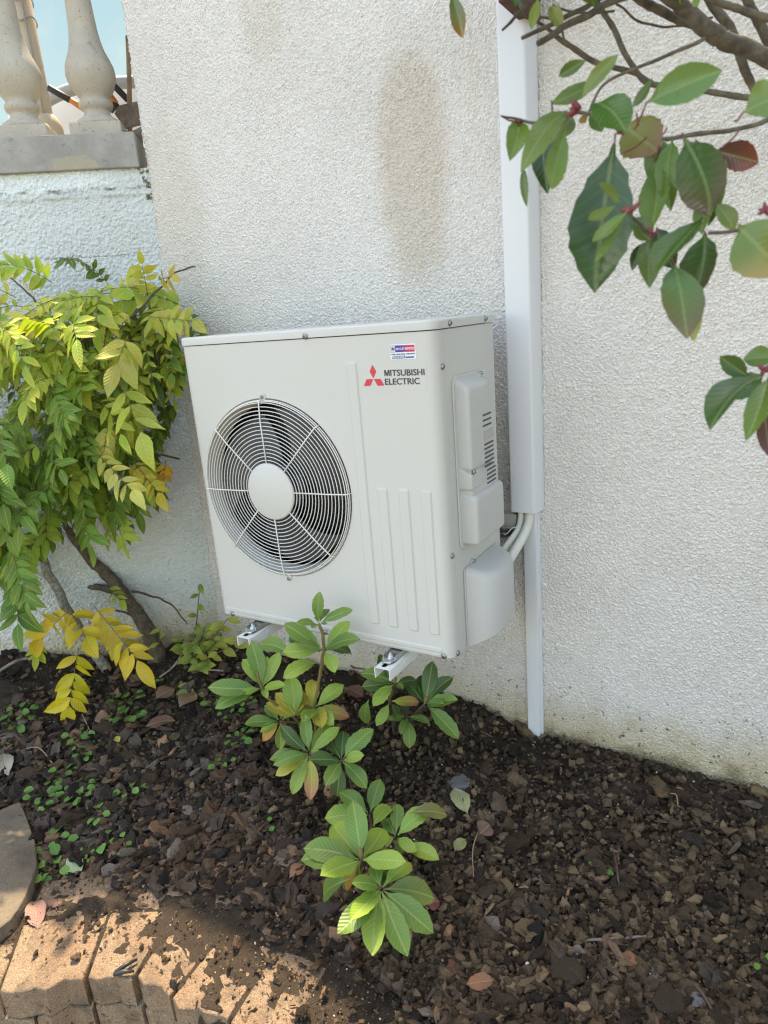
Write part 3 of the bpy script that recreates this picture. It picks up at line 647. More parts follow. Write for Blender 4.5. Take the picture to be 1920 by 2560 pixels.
    m3 = MB(); m3.box((-W+.006, -.16, H/2), (.005, .1595, H/2-.003), None, .002); m3.box((-W/2, -.008, H/2), (W/2-.012, .006, H/2-.004)); m3.build('rear_panel', M['case'], ac)
    m4 = MB(); m4.box((-.004, -.3213, .02), (.0005, .0016, .019)); m4.build('seam_gap', M['black'], ac)
    # lid with rounded corners and a soft top edge
    pl = []
    for cx, cy, a in ((-.025, -.337, 270), (-.006, -.002, 0), (-W+.006, -.002, 90), (-W+.025, -.337, 180)):
        rr = .0275 if cy < -.1 else .009
        for k in range(9): th = R(a+90*k/8); pl.append((cx+rr*math.cos(th), cy+rr*math.sin(th)))
    m = MB(); m.prism([(x, y, .8855) for x, y in pl], (0, 0, -.0225), .0065, True); m.build('lid', M['case'], ac, 35)
    m = MB(); m.box((-W/2, -.18, H+.0008), (W/2-.014, .160, .0008)); m.build('lid_gap_shade', M['black'], ac)  # black strip that colours in the shaded gap under the lid
    # writing and stickers
    e = MB(); s = .0205
    for cx, cz, ang in ((-.1778, .7533, 90), (-.1778, .7533, 210), (-.1778, .7533, 330)):
        L_, wd = .0335, .0193; dx, dz = math.cos(R(ang)), math.sin(R(ang)); hx, hz = -dz, dx; c_ = (cx+dx*.0012, cz+dz*.0012)
        e.prism([(c_[0], YF-.0012, c_[1]), (c_[0]+dx*L_/2+hx*wd/2*1.0, YF-.0012, c_[1]+dz*L_/2+hz*wd/2), (c_[0]+dx*L_, YF-.0012, c_[1]+dz*L_), (c_[0]+dx*L_/2-hx*wd/2, YF-.0012, c_[1]+dz*L_/2-hz*wd/2)], (0, .0006, 0))
    pt = MB(); pt.prism([(-.2112, YF-.0005, .7235), (-.0292, YF-.0005, .7262), (-.0275, YF-.0005, .7975), (-.2112, YF-.0005, .7970)], (0, .0003, 0)); plate = pt.build('badge_film', M['case'], ac)
    e.build('emblem', M['red'], plate)
    tx = MB(); text_on_front(tx, 'ITSUBISHI', -.1278, -.0332, .7592, .0148, YF-.0012, .016)
    w_, h_, s_ = .0148, .0148, .0027
    tx.prism([(-.1448+a, YF-.0014, .7592+b) for a, b in ((0, 0), (0, h_), (1.4*s_, h_), (w_/2, .36*h_), (w_-1.4*s_, h_), (w_, h_), (w_, 0), (w_-s_, 0), (w_-s_, .72*h_), (w_/2+.4*s_, 0), (w_/2-.4*s_, 0), (s_, .72*h_), (s_, 0))], (0, .0008, 0)); text_on_front(tx, 'ELECTRIC', -.1448, -.0478, .7382, .0148, YF-.0012, .016); tx.build('lettering', M['ink'], plate)
    st = MB(); st.prism([(p[0], YF-.0008, p[1]) for p in rounded_rect(-.1229, -.0536, .7985, .8338, .002)], (0, .0005, 0)); sk = st.build('sticker', M['paper'], ac)
    ms, t, bb = new_mat('blue_red_banner'); cc = coords(t); sp = t.nodes.new('ShaderNodeSeparateXYZ'); t.links.new(cc, sp.inputs[0]); t.links.new(mix_c(t, ramp(t, sp.outputs[0], -.100, -.063), (.04, .03, .30), (.62, .02, .09)), bb.inputs['Base Color']); bb.inputs['Roughness'].default_value = .4
    b = MB(); b.prism([(-.1215, YF-.0012, .8155), (-.0560, YF-.0012, .8150), (-.0560, YF-.0012, .8312), (-.1215, YF-.0012, .8317)], (0, .0003, 0)); ban = b.build('banner', ms, sk)
    w = MB(); w.prism([(-.1203, YF-.0015, .8168), (-.1095, YF-.0015, .8168), (-.1095, YF-.0015, .8304), (-.1203, YF-.0015, .8304)], (0, .0002, 0)); text_on_front(w, 'AIR CLIM SERVICES', -.1080, -.0572, .8206, .0052, YF-.0015, .02); w.build('banner_lettering', M['paper'], sk)
    sn = MB()
    for a in (30, 90, 150):
        dx, dz = math.cos(R(a)), math.sin(R(a)); sn.box((-.1149, YF-.0018, .8236), (.0048, .0002, .0007), Matrix.Rotation(R(-a), 3, 'Y'))
        for q in (-1, 1):
            for w_ in (35, -35): sn.box((-.1149+q*dx*.0034+.0009*math.cos(R(a+w_))*q, YF-.0018, .8236+q*dz*.0034+.0009*math.sin(R(a+w_))*q), (.0012, .0002, .0005), Matrix.Rotation(R(-(a+w_)), 3, 'Y'))
    sn.build('snowflake', M['ink'], sk)
    sm = MB(); text_on_front(sm, 'ETUDES - INSTALLATIONS - MAINTENANCE', -.1205, -.0560, .8090, .0030, YF-.0010, .02); sm.build('small_print', M['ink'], sk)
    bl = MB(); bl.prism([(-.1200, YF-.0011, .8000), (-.0855, YF-.0011, .8000), (-.0825, YF-.0011, .8068), (-.1175, YF-.0011, .8068)], (0, .0003, 0)); bl.prism([(-.0835, YF-.0011, .8005), (-.0595, YF-.0011, .8005), (-.0575, YF-.0011, .8045), (-.0820, YF-.0011, .8045)], (0, .0003, 0)); bl.build('phone_bar', M['bluebar'], sk)
    ph = MB(); text_on_front(ph, '05 81 94 19 49', -.1165, -.0862, .8013, .0044, YF-.0014, .03); ph.build('phone_number', M['paper'], sk)
    # screws
    for x in (-.374,): screw((x, -.3651, .8672), (0, -1, 0), ac)
    for x, z in ((-.790, .0105), (-.42, .0108), (-.028, .0112)): screw((x, YF-.0004, z), (0, -1, 0), ac)
    screw((FX, YF-.004, FZ+.2705), (0, -1, 0), ac, .004); screw((FX+.013, YF-.004, FZ-.2725), (0, -1, 0), ac, .004)
    for y, z in ((-.344+.012, .7746), (-.336, .2926), (-.334, .012)): screw((.0002, y, z), (1, 0, 0), ac)
    for y in (-.286, -.062): screw((.0035, y, .8735), (1, 0, 0), ac)
    # terminal cover on the side
    def side_loop(y0, y1, z0, z1, r, x): return [(x, y, z) for y, z in rounded_rect(y0, y1, z0, z1, r, 6)]
    fr_ = MB(); fr_.prism(side_loop(-.286, -.120, .289, .7445, .02, .0035), (-.0034, 0, 0), .0015); fr_.build('cover_frame', M['case'], ac)
    t_ = MB()
    def shell(loops, mat, name, parent, auto=40):
        m = MB(); n = len(loops[0]); vs = [p for l in loops for p in l]; fs = []
        for i in range(len(loops)-1):
            for j in range(n): fs.append((i*n+j, i*n+(j+1) % n, (i+1)*n+(j+1) % n, (i+1)*n+j))
        fs.append(tuple(range((len(loops)-1)*n, len(loops)*n))); m.add(vs, fs); return m.build(name, mat, parent, auto)
    def bulge(y0, y1, z0, z1, r, x0, x1, soft, top_slope=0):
        ls = []
        for k in range(7):
            a = R(90*k/6); ins = soft*(1-math.cos(a)); xx = x1-soft+soft*math.sin(a)
            ls.append([(xx, y, z-(top_slope*(xx-x0) if z > (z0+z1)/2 else 0)) for y, z in rounded_rect(y0+ins, y1-ins, z0+ins, z1-ins, max(.002, r-ins*.5), 6)])
        return [[(x0, y, z) for y, z in rounded_rect(y0, y1, z0, z1, r, 6)]]+ls
    tc = shell(bulge(-.276, -.131, .50, .738, .016, .003, .040, .011, .55), M['plastic'], 'terminal_cover', ac)
    shell(bulge(-.268, -.090, .418, .505, .004, .003, .034, .004), M['plastic'], 'vent_panel', tc)
    shell(bulge(-.272, -.078, .300, .448, .012, .003, .048, .011, .35), M['plastic'], 'cable_hood', tc)
    shell(bulge(-.276, -.212, .452, .515, .008, .003, .038, .006, .6), M['plastic'], 'screw_recess', tc)
    for z in (.634, .620, .606): sl = MB(); sl.box((.0402, -.166, z), (.0007, .028, .0023)); sl.build('louvre_slot', M['fan'], tc)
    for k in range(12): sl = MB(); sl.box((.0405 if k < 6 else .0345, -.160 if k < 6 else -.135, .556-.0118*k+(.0 if k < 6 else -.004)), (.0009, .030, .0023)); sl.build('louvre_slot', M['fan'], tc)
    gp = MB(); gp.box((.0402, -.158, .580), (.0008, .033, .0125)); gp.build('hand_grip', M['case_in'], tc)
    screw((.0385, -.262, .500), (1, 0, 0), tc, .0045)
    lb = MB(); lb.box((.0006, -.097, .722), (.0006, .022, .021)); lo = lb.build('rating_label', M['label'], ac)
    lt = MB()
    for k in range(6): lt.box((.0014, -.098+(.004 if k % 2 else -.004), .737-.006*k), (.0003, .012-.0015*(k % 3), .0011))
    lt.build('label_print', M['ink'], lo)
    # valve cover: D-shaped hood with sloping top
    ls = []
    y0, y1 = -.266, -.035
    for k, (zt, ins) in enumerate(((.0, 0), (.004, .0), (.215, 0), (.228, .005), (.234, .014), (.236, .026))):
        lp = []
        for j in range(25):
            u = j/24; y = y0+ins*.7+(y1-y0-ins*1.2)*u
            q = 1-abs(2*u-1)**3.0 if u > .5 else 1-abs(2*u-1)**3.4
            x = .003+(.076-ins)*max(0, q)**.55
            z = zt-.004+(-.34*x*(zt/.236)**3 if k > 1 else 0) + (.04*(x/.078)*(1-zt/.2) - .035*max(0, u-.45)*0 if k < 2 else 0)
            lp.append((x, y, z))
        lp.append((.001, y1, lp[-1][2])); lp.append((.001, y0, lp[0][2])); ls.append(lp)
    vc = shell(ls, M['plastic'], 'valve_cover', ac, 50)
    fl = MB(); fl.prism(side_loop(-.2735, -.03, -.0035, .231, .012, .0035), (-.003, 0, 0), .001); fl.prism(side_loop(-.222, -.204, .218, .243, .0085, .0033), (-.003, 0, 0), .001); fl.build('flange', M['plastic'], vc)
    screw((.0035, -.213, .234), (1, 0, 0), vc, .0045)
    # feet
    for xf in (-.179, -.681):
        ft = MB(); ft.prism([(xf+a, b, -.0075) for a, b in ((-.02, -.30), (.02, -.30), (.02, -.402), (.015, -.416), (.006, -.422), (-.006, -.422), (-.015, -.416), (-.02, -.402))], (0, 0, -.0055), .002)
        ft.prism([(xf-.018, -.368, -.0076), (xf+.018, -.368, -.0076), (xf+.018, -.347, .0004), (xf-.018, -.347, .0004)], (0, .004, -.001))
        for sx in (-1, 1): ft.box((xf+sx*.0185, -.35, -.004), (.0015, .05, .0035))
        fo = ft.build('foot', M['steel'], ac)
        bt = MB(); bt.lathe([(.0125, 0), (.0125, .002), (.0085, .0022), (.0085, .0065), (.0065, .008), (.0045, .008), (.0045, .014), (.001, .0145)], (xf, -.392, -.0076), n=6*3); bt.build('bolt', M['steel'], fo)
build_unit()

# wall bracket: two open-bottom channel arms and a rail on the wall
def build_bracket():
    t = thing('wall_bracket', (-.42, G-.02, .25), 'white powder coated bracket frame whose two arms carry the outdoor unit', 'bracket')
    rl = MB(); rl.box((-.42, G-.018, .262), (.47, .016, .020), None, .002); rl.box((-.42, G-.0385, .239), (.47, .0045, .0025)); rl.build('rail', M['grey_rail'], t)
    for xc in (-.179, -.681):
        m = MB(); z1 = -.0165; z0 = -.050; hw = .0245; y0 = -.442; y1 = G-.012; th = .0022
        prof = [(-hw, z0), (-hw, z1-.004), (-hw+.004, z1), (hw-.004, z1), (hw, z1-.004), (hw, z0)]
        inn = [(hw-th, z0), (hw-th, z1-.005), (hw-.005, z1-th), (-hw+.005, z1-th), (-hw+th, z1-.005), (-hw+th, z0)]
        lp = prof+inn; n = len(lp)
        def sec(y, dz): return [(xc+a, y, b-(dz if b == z0 else 0)) for a, b in lp]
        A, B = sec(y0, 0), sec(y1, .012); vs = A+B
        fs = [(i, (i+1) % n, n+(i+1) % n, n+i) for i in range(n)]
        q = len(prof); fs += [(i, i+1, n-2-i, n-1-i) for i in range(q-1)]
        m.add(vs, fs, False)
        for sx in (-1, 1):
            a = rounded_rect(-.36, -.06, z0+.008, z1-.009, .008)
            m.prism([(xc+sx*(hw+.0010), y, z) for y, z in a][::sx], (-sx*.0012, 0, 0), .0009)
        arm = m.build('arm', M['white_metal'], t, 30)
        s = MB(); s.lathe([(.007, 0), (.007, .0004)], (xc, -.428, z1), n=16); s.box((xc, -.418, z1+.0002), (.007, .010, .0002)); s.build('slot', M['black'], arm)
        u = MB(); u.box((xc, G-.010, .09), (.022, .008, .18), None, .001); u.build('upright', M['white_metal'], t)
build_bracket()

# ducts, pipes and cables on the wall
def trunk(name, pts_, z0, z1, label, cover_lines=None):
    m = MB(); n = len(pts_); vs = [(x, y, z) for z in (z0, z1) for x, y in pts_]; fs = [(i, (i+1) % n, n+(i+1) % n, n+i) for i in range(n)]+[tuple(range(n)), tuple(range(n, 2*n))]
    m.add(vs, fs, False); o = m.build(name, M['duct'], None, 30); return tag(o, label, 'duct')
def rnd_corner(a, b, c, r=.004, n=4):
    b = Vector(b); p = b+(Vector(a)-b).normalized()*r; q = b+(Vector(c)-b).normalized()*r
    return [tuple(p.lerp(b, t).lerp(b.lerp(q, t), t)) for t in np.linspace(0, 1, n)]
P0 = [(.002, G), (.0105, G-.057), (.0845, G-.057), (.0975, G-.012), (.0975, G)]
bigd = [P0[0]]+rnd_corner(P0[0], P0[1], P0[2], .006)+rnd_corner(P0[1], P0[2], P0[3], .006)+rnd_corner(P0[2], P0[3], P0[4], .003)+[P0[4]]
trunk('pipe_duct', bigd, .2965, 1.78, 'wide white plastic pipe duct running down the cream wall')
P1 = [(.036, G), (.037, G-.024), (.078, G-.024), (.081, G-.010), (.0855, G-.010), (.0855, G)]
smd = [P1[0]]+rnd_corner(P1[0], P1[1], P1[2], .003)+rnd_corner(P1[1], P1[2], P1[3], .002)+P1[3:]
trunk('drain_duct', smd, -.56, .31, 'narrow white plastic duct from the pipes down to the soil')
def hose(name, pts, r, mat, label, cat, n=16, group=None):
    m = MB(); m.tube(smooth_path(pts, 7), r, n); tag(m.build(name, M[mat], None), label, cat, group)
def pipe_px(pts): return [at_y(x, y, d) for x, y, d in pts]
hose('insulated_pipe', [(.040, .092, .40), (.041, .090, .33)]+pipe_px([(1303, 1276, .088), (1301, 1303, .084), (1295, 1323, .072), (1284, 1341, .048), (1265, 1366, .012), (1246, 1396, -.04), (1234, 1420, -.07)]), .0098, 'foam', 'thinner cream insulated pipe nearer the dark cables', 'pipe', 18)
hose('insulated_pipe', [(.066, .094, .40), (.066, .092, .33)]+pipe_px([(1325, 1276, .088), (1322, 1303, .082), (1315, 1325, .068), (1305, 1347, .040), (1288, 1376, .0), (1270, 1406, -.05), (1258, 1432, -.08)]), .0135, 'foam', 'thicker cream insulated pipe on the outer side of the pair', 'pipe', 18)
hose('power_cable', [(.028, .085, .40), (.027, .085, .30), (.024, .085, .255), (.012, .075, .235), (-.01, .03, .245), (-.02, -.02, .29)], .0055, 'rubber', 'black cable looping from the duct to the unit, upper of two', 'cable', 12)
hose('power_cable', [(.022, .092, .40), (.020, .092, .29), (.018, .09, .245), (.006, .078, .222), (-.015, .03, .228), (-.03, -.02, .27)], .0055, 'rubber', 'black cable looping lower beneath the other black cable', 'cable', 12)
hose('cable_tie', [(-.004, .040, .252), (-.006, .046, .228), (.004, .044, .232), (.014, .050, .244), (.024, .060, .250), (.034, .062, .246)], .0013, 'tie', 'clear nylon tie binding the black cables to a pipe', 'cable tie', 8)
# brown timber end fixed to the wall over the duct
tb = MB(); tb.box(at_y(1300, -20, G-.10)+Vector((0, 0, .02)), (.022, .09, .062), None, .003)
tag(tb.build('timber_block', M['wood_red'], None), 'red brown timber end fixed to the wall at the duct top', 'timber')

# ------------------------------------------------------------------ leaves
PROF = {'rhodo': ([0, .06, .13, .25, .42, .6, .75, .87, .95, 1], [.05, .07, .2, .62, .92, 1, .92, .66, .34, .03]),
        'wist': ([0, .06, .15, .3, .45, .65, .8, .92, 1], [.1, .4, .72, .97, 1, .8, .5, .2, .02]),
        'phot': ([0, .05, .1, .2, .4, .55, .72, .86, .95, 1], [.04, .06, .2, .6, .93, 1, .86, .55, .24, .02]),
        'round': ([0, .08, .2, .4, .6, .8, .93, 1], [.15, .55, .85, 1, .98, .78, .4, .05])}
def vary(c, r, a=.18, h=.1):
    k = r.uniform(1-a, 1+a); return (c[0]*k*r.uniform(1-h, 1+h), c[1]*k*r.uniform(1-h*.4, 1+h*.4), c[2]*k*r.uniform(1-h, 1+h))
def leaf(mb, base, tip, nrm, width, col, kind='rhodo', fold=.25, arch=.08, wav=.04, r=rnd, tipcol=None, droop=0, nt=9, nu=2):
    base, tip, nrm = Vector(base), Vector(tip), Vector(nrm); d = tip-base; L = d.length
    if L < 1e-5: return
    d /= L; n = nrm-d*nrm.dot(d); n = n.normalized() if n.length > 1e-4 else d.orthogonal().normalized(); s = d.cross(n)
    xs, ws = PROF[kind]; vs = []; uv = []; tc = []; ph = r.uniform(0, 6.3); ph2 = r.uniform(0, 6.3); tw = r.uniform(-.22, .22); us = [k/nu for k in range(-nu, nu+1)]
    fr = r.uniform(6, 10); bend = r.uniform(-.05, .05)*L
    for i in range(nt+1):
        t = i/nt; w = float(np.interp(t, xs, ws))*width*.5
        c = base+d*(L*t)+n*(arch*L*4*t*(1-t)-droop*L*t*t)+s*(bend*4*t*(1-t))
        for u in us:
            f = abs(u)**1.2
            z = fold*w*f + wav*width*f*math.sin(fr*t+ph+(1.6 if u > 0 else 0)) + wav*.4*width*math.sin(3*t+ph2) + tw*w*u*t
            jag = 1+.04*math.sin(37*t+ph)*abs(u)
            vs.append(c+s*(u*w*jag*(1-.12*fold*f))+n*z); uv.append((.5+u*.5*max(.15, float(np.interp(t, xs, ws))), t))
            q = col
            if tipcol is not None:
                m = max(0, min(1, (t-.45)*1.6+abs(u)*.35)); q = tuple(a*(1-m)+b*m for a, b in zip(col, tipcol))
            tc.append(q)
    m = len(us); fs = [(i*m+j, i*m+j+1, (i+1)*m+j+1, (i+1)*m+j) for i in range(nt) for j in range(m-1)]
    mb.add(vs, fs, True, uv, tc)
def tip3(base, px, py, L, sign):
    """point on the view ray of (px,py) at distance L from base, nearer (-1) or farther (+1) than base"""
    k = ray(px, py).normalized(); o = CAM-Vector(base); b = o.dot(k); c = o.length_squared-L*L; q = b*b-c
    return CAM+k*(-b+(sign*math.sqrt(q) if q > 0 else 0))

# ------------------------------------------------------------------ rhododendrons
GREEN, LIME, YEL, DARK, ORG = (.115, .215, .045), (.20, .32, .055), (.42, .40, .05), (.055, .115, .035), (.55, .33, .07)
def whorl(root, cpt, conv, tips, L, wd, bud=None, upn=.75, label=None):
    """one rosette of leaves round a stem end; tips: (x, y, colour[, sign[, length factor[, base x, base y]]])"""
    m = MB(); r = random.Random(int(cpt.x*1e5) & 0xffff); tocam = (CAM-cpt).normalized()
    for e in tips:
        x, y = conv((e[0], e[1])); col = e[2]; sg = e[3] if len(e) > 3 else -1; lf = e[4] if len(e) > 4 else 1
        b0 = cpt
        if len(e) > 6: bx, by = conv((e[5], e[6])); b0 = at_d(bx, by, (cpt-CAM).dot(FWD))
        tp_ = tip3(b0, x, y, L*lf, sg); d = (tp_-b0).normalized(); st = b0+d*.006
        nrm = Vector((0, 0, 1))*upn+tocam*.75
        tcol = None
        if col == 'damaged': col, tcol = (.36, .38, .06), (.45, .16, .10)
        elif col is YEL: tcol = (.52, .40, .07)
        elif col is ORG: tcol = (.55, .25, .05)
        else: tcol = tuple(a*b for a, b in zip(col, (1.25, 1.1, .9)))
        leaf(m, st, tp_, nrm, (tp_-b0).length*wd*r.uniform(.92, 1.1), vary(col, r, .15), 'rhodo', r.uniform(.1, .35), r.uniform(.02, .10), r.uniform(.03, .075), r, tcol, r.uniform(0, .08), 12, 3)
    o = m.build('leaf_whorl', M['rhodo'], root)
    if bud:
        x, y = conv(bud); q = tip3(cpt, x, y, .022, -1); q = cpt.lerp(q, .9) if (q-cpt).length < .06 else cpt+Vector((0, 0, .025)); ax = (q-cpt).normalized()
        k = MB(); k.lathe([(.0015, 0), (.005, .006), (.0075, .014), (.0065, .021), (.0035, .028), (.0005, .032)], cpt, ax, ax.orthogonal().normalized(), 12); k.build('flower_bud', M['stem'], root)
    return o
def stems(root, segs, mat='stem'):
    m = MB()
    for pts, r0, r1 in segs:
        p = smooth_path(pts, 5); p = [q+Vector((noise.noise(q*30), noise.noise(q*30+Vector((5, 0, 0))), 0))*.004 for q in p]; m.tube(p, lerp_list([r0, r1], len(p)), 8)
    m.build('stem', M[mat], root)
def rhodo_a():
    cv = lambda p: (520+p[0]/3.77, 1480+p[1]/3.77); P = lambda x, y, yy: at_y(*cv((x, y)), yy)
    g = P(1010, 1330, -.34); g.z = gz(g.x, g.y)-.02
    root = thing('rhododendron', g, 'leggy rhododendron rising in front of the unit between its two bracket arms, yellowing lower leaves', 'shrub', 'young rhododendrons in the bed')
    top, mid, low, left, lowl, yl = P(1045, 300, -.49), P(1090, 555, -.47), P(1000, 1090, -.41), P(505, 910, -.47), P(680, 1220, -.45), P(830, 1180, -.42)
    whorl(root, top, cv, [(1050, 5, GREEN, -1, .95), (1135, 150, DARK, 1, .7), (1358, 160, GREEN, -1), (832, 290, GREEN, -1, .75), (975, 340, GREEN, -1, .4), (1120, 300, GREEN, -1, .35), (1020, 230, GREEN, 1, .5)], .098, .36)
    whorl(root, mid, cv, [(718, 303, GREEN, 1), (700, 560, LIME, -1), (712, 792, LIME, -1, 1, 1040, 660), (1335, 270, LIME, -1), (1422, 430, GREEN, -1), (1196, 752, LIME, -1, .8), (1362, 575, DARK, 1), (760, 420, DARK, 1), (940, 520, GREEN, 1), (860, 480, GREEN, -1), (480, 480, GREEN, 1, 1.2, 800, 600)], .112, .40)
    whorl(root, low, cv, [(1278, 868, LIME, 1), (1337, 1172, 'damaged', -1), (985, 815, YEL, 1), (1065, 1260, YEL, -1), (900, 1220, LIME, -1), (1180, 1240, LIME, -1), (900, 1010, YEL, 1)], .105, .44)
    whorl(root, left, cv, [(3, 885, GREEN, -1), (66, 1092, GREEN, -1), (395, 450, GREEN, 1), (325, 625, LIME, 1), (678, 563, LIME, 1), (722, 870, LIME, -1, .8), (310, 945, LIME, -1, .55), (555, 605, LIME, 1, .8), (560, 1000, LIME, -1, .5)], .118, .36, None)
    whorl(root, lowl, cv, [(343, 1240, GREEN, -1), (535, 1065, GREEN, 1, .6), (742, 1008, LIME, 1, .7), (870, 1100, LIME, -1, .7), (490, 1320, LIME, -1, .7), (517, 1405, ORG, -1, .8), (680, 1490, LIME, -1, .8), (740, 1420, YEL, -1, .7)], .098, .40)
    whorl(root, yl, cv, [(640, 950, YEL, 1), (900, 930, YEL, 1), (550, 1040, YEL, 1), (960, 1040, YEL, 1), (870, 960, LIME, 1), (770, 780, LIME, 1)], .09, .46)
    stems(root, [((g, P(1005, 1180, -.38), low, P(1040, 850, -.44), mid, P(1080, 430, -.48), top), .0062, .0042), ((g, P(850, 1230, -.39), P(700, 1100, -.43), P(570, 1010, -.46), left, P(470, 760, -.48)), .0055, .0035), ((P(850, 1230, -.39), lowl), .004, .003)])
    return root
def rhodo_b():
    cv = lambda p: (520+p[0]/3.77, 1480+p[1]/3.77); P = lambda x, y, yy: at_y(*cv((x, y)), yy)
    g = P(1330, 1560, -.42); g.z = gz(g.x, g.y)-.02
    root = thing('rhododendron', g, 'low rhododendron of two leaf rosettes, one leaf hanging yellow, midway between unit and frontmost plant', 'shrub', 'young rhododendrons in the bed')
    a, b = P(955, 1520, -.53), P(1255, 1590, -.52)
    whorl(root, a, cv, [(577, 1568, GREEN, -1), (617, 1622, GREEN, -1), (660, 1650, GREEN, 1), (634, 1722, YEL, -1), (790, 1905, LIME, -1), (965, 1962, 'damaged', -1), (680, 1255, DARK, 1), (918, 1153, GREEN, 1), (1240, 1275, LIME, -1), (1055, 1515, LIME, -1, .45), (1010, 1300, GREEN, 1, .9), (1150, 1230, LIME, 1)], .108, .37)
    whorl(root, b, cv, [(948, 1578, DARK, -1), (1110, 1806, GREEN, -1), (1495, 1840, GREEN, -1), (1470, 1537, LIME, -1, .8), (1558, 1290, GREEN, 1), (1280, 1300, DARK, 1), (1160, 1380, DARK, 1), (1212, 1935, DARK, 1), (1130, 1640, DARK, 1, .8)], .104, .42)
    stems(root, [((g, P(1150, 1640, -.47), a), .005, .0035), ((g, P(1310, 1600, -.48), b), .005, .0035), ((P(1300, 1410, -.36), P(1420, 1320, -.30), P(1570, 1220, -.24)), .004, .003)], 'twig')
def rhodo_c():
    cv = lambda p: (700+p[0]/3.456, 1950+p[1]/3.456); P = lambda x, y, z: at_z(*cv((x, y)), z)
    g = gpt(*cv((820, 700))); g.z -= .02
    root = thing('rhododendron', g, 'frontmost rhododendron, full fresh green rosettes with a fat bud, nearest the paver edging', 'shrub', 'young rhododendrons in the bed')
    a, b, c, d = P(700, 690, -.33), P(872, 940, -.345), P(1000, 490, -.37), P(775, 300, -.41)
    whorl(root, d, cv, [(515, 100, GREEN, 1), (870, -8, GREEN, 1), (385, 330, LIME, -1), (920, 240, DARK, 1), (540, 300, ORG, 1, .8)], .10, .46, None)
    whorl(root, c, cv, [(912, 320, GREEN, 1), (1005, 205, GREEN, 1), (1288, 253, LIME, -1), (1174, 618, LIME, -1, .75), (1367, 672, LIME, -1, 1, 1080, 560), (965, 213, LIME, 1, 1.1, 790, 420), (1448, 300, (.16, .17, .05), 1, 1.1, 1100, 285), (1060, 640, GREEN, 1, .7), (900, 560, LIME, 1, .6)], .10, .42)
    whorl(root, a, cv, [(180, 682, GREEN, -1), (205, 580, GREEN, 1), (362, 812, LIME, -1), (627, 180, GREEN, 1), (475, 445, GREEN, 1), (895, 398, LIME, 1), (1078, 695, LIME, -1), (450, 375, LIME, 1, 1.1), (560, 930, ORG, 1, .8), (640, 1180 - 280, LIME, 1, .7), (940, 570, GREEN, 1)], .125, .42, (690, 600))
    whorl(root, b, cv, [(625, 882, GREEN, -1, .8), (825, 725, GREEN, 1, .7), (1127, 703, LIME, 1), (1340, 1020, (.15, .22, .06), 1, 1.15), (1328, 1322, GREEN, -1, 1.1), (1103, 1518, GREEN, -1, 1.15), (800, 1507, LIME, -1, 1.1), (498, 1320, GREEN, -1, 1.1), (612, 1186, LIME, -1), (355, 1000, GREEN, 1, 1.1, 620, 850), (900, 760, DARK, 1, .7)], .125, .37)
    stems(root, [((g, P(760, 720, -.42), a), .005, .0035), ((g, P(860, 860, -.42), b), .005, .0035), ((g, P(930, 560, -.44), c), .005, .003), ((g, P(790, 420, -.46), d), .005, .003)], 'twig')
    for nm, cpt in (('a', a), ('b', b)):
        pass
def rhodo_d():
    cv = lambda p: (480+p[0]/2.183, 1460+p[1]/2.183); P = lambda x, y, yy: at_y(*cv((x, y)), yy)
    g = P(1100, 770, -.12); g.z = gz(g.x, g.y)-.02
    root = thing('rhododendron', g, 'dark rhododendron growing under the arm nearest the pipes, one leaf half eaten', 'shrub', 'young rhododendrons in the bed')
    a, b, c, d = P(1105, 545, -.34), P(1080, 640, -.32), P(1272, 655, -.28), P(1175, 722, -.27)
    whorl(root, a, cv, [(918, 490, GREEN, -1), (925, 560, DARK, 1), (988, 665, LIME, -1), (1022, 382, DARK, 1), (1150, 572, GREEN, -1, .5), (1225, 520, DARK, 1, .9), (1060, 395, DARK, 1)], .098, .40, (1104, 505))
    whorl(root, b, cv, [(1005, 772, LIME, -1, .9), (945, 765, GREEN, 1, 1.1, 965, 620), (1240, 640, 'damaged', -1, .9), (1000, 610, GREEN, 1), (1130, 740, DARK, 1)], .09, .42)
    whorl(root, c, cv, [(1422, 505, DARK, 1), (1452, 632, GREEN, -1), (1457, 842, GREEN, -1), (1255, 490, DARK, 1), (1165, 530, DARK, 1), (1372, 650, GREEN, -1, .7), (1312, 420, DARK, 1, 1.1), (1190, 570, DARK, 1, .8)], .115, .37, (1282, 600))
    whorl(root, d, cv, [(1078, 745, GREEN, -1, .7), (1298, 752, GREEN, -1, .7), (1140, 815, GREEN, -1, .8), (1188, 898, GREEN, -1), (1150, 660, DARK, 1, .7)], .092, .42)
    stems(root, [((g, P(1090, 700, -.25), b, a), .005, .0035), ((g, P(1180, 730, -.22), d), .0045, .003), ((P(1180, 730, -.22), P(1230, 690, -.25), c), .0045, .003)], 'twig')
rhodo_a(); rhodo_b(); rhodo_c(); rhodo_d()

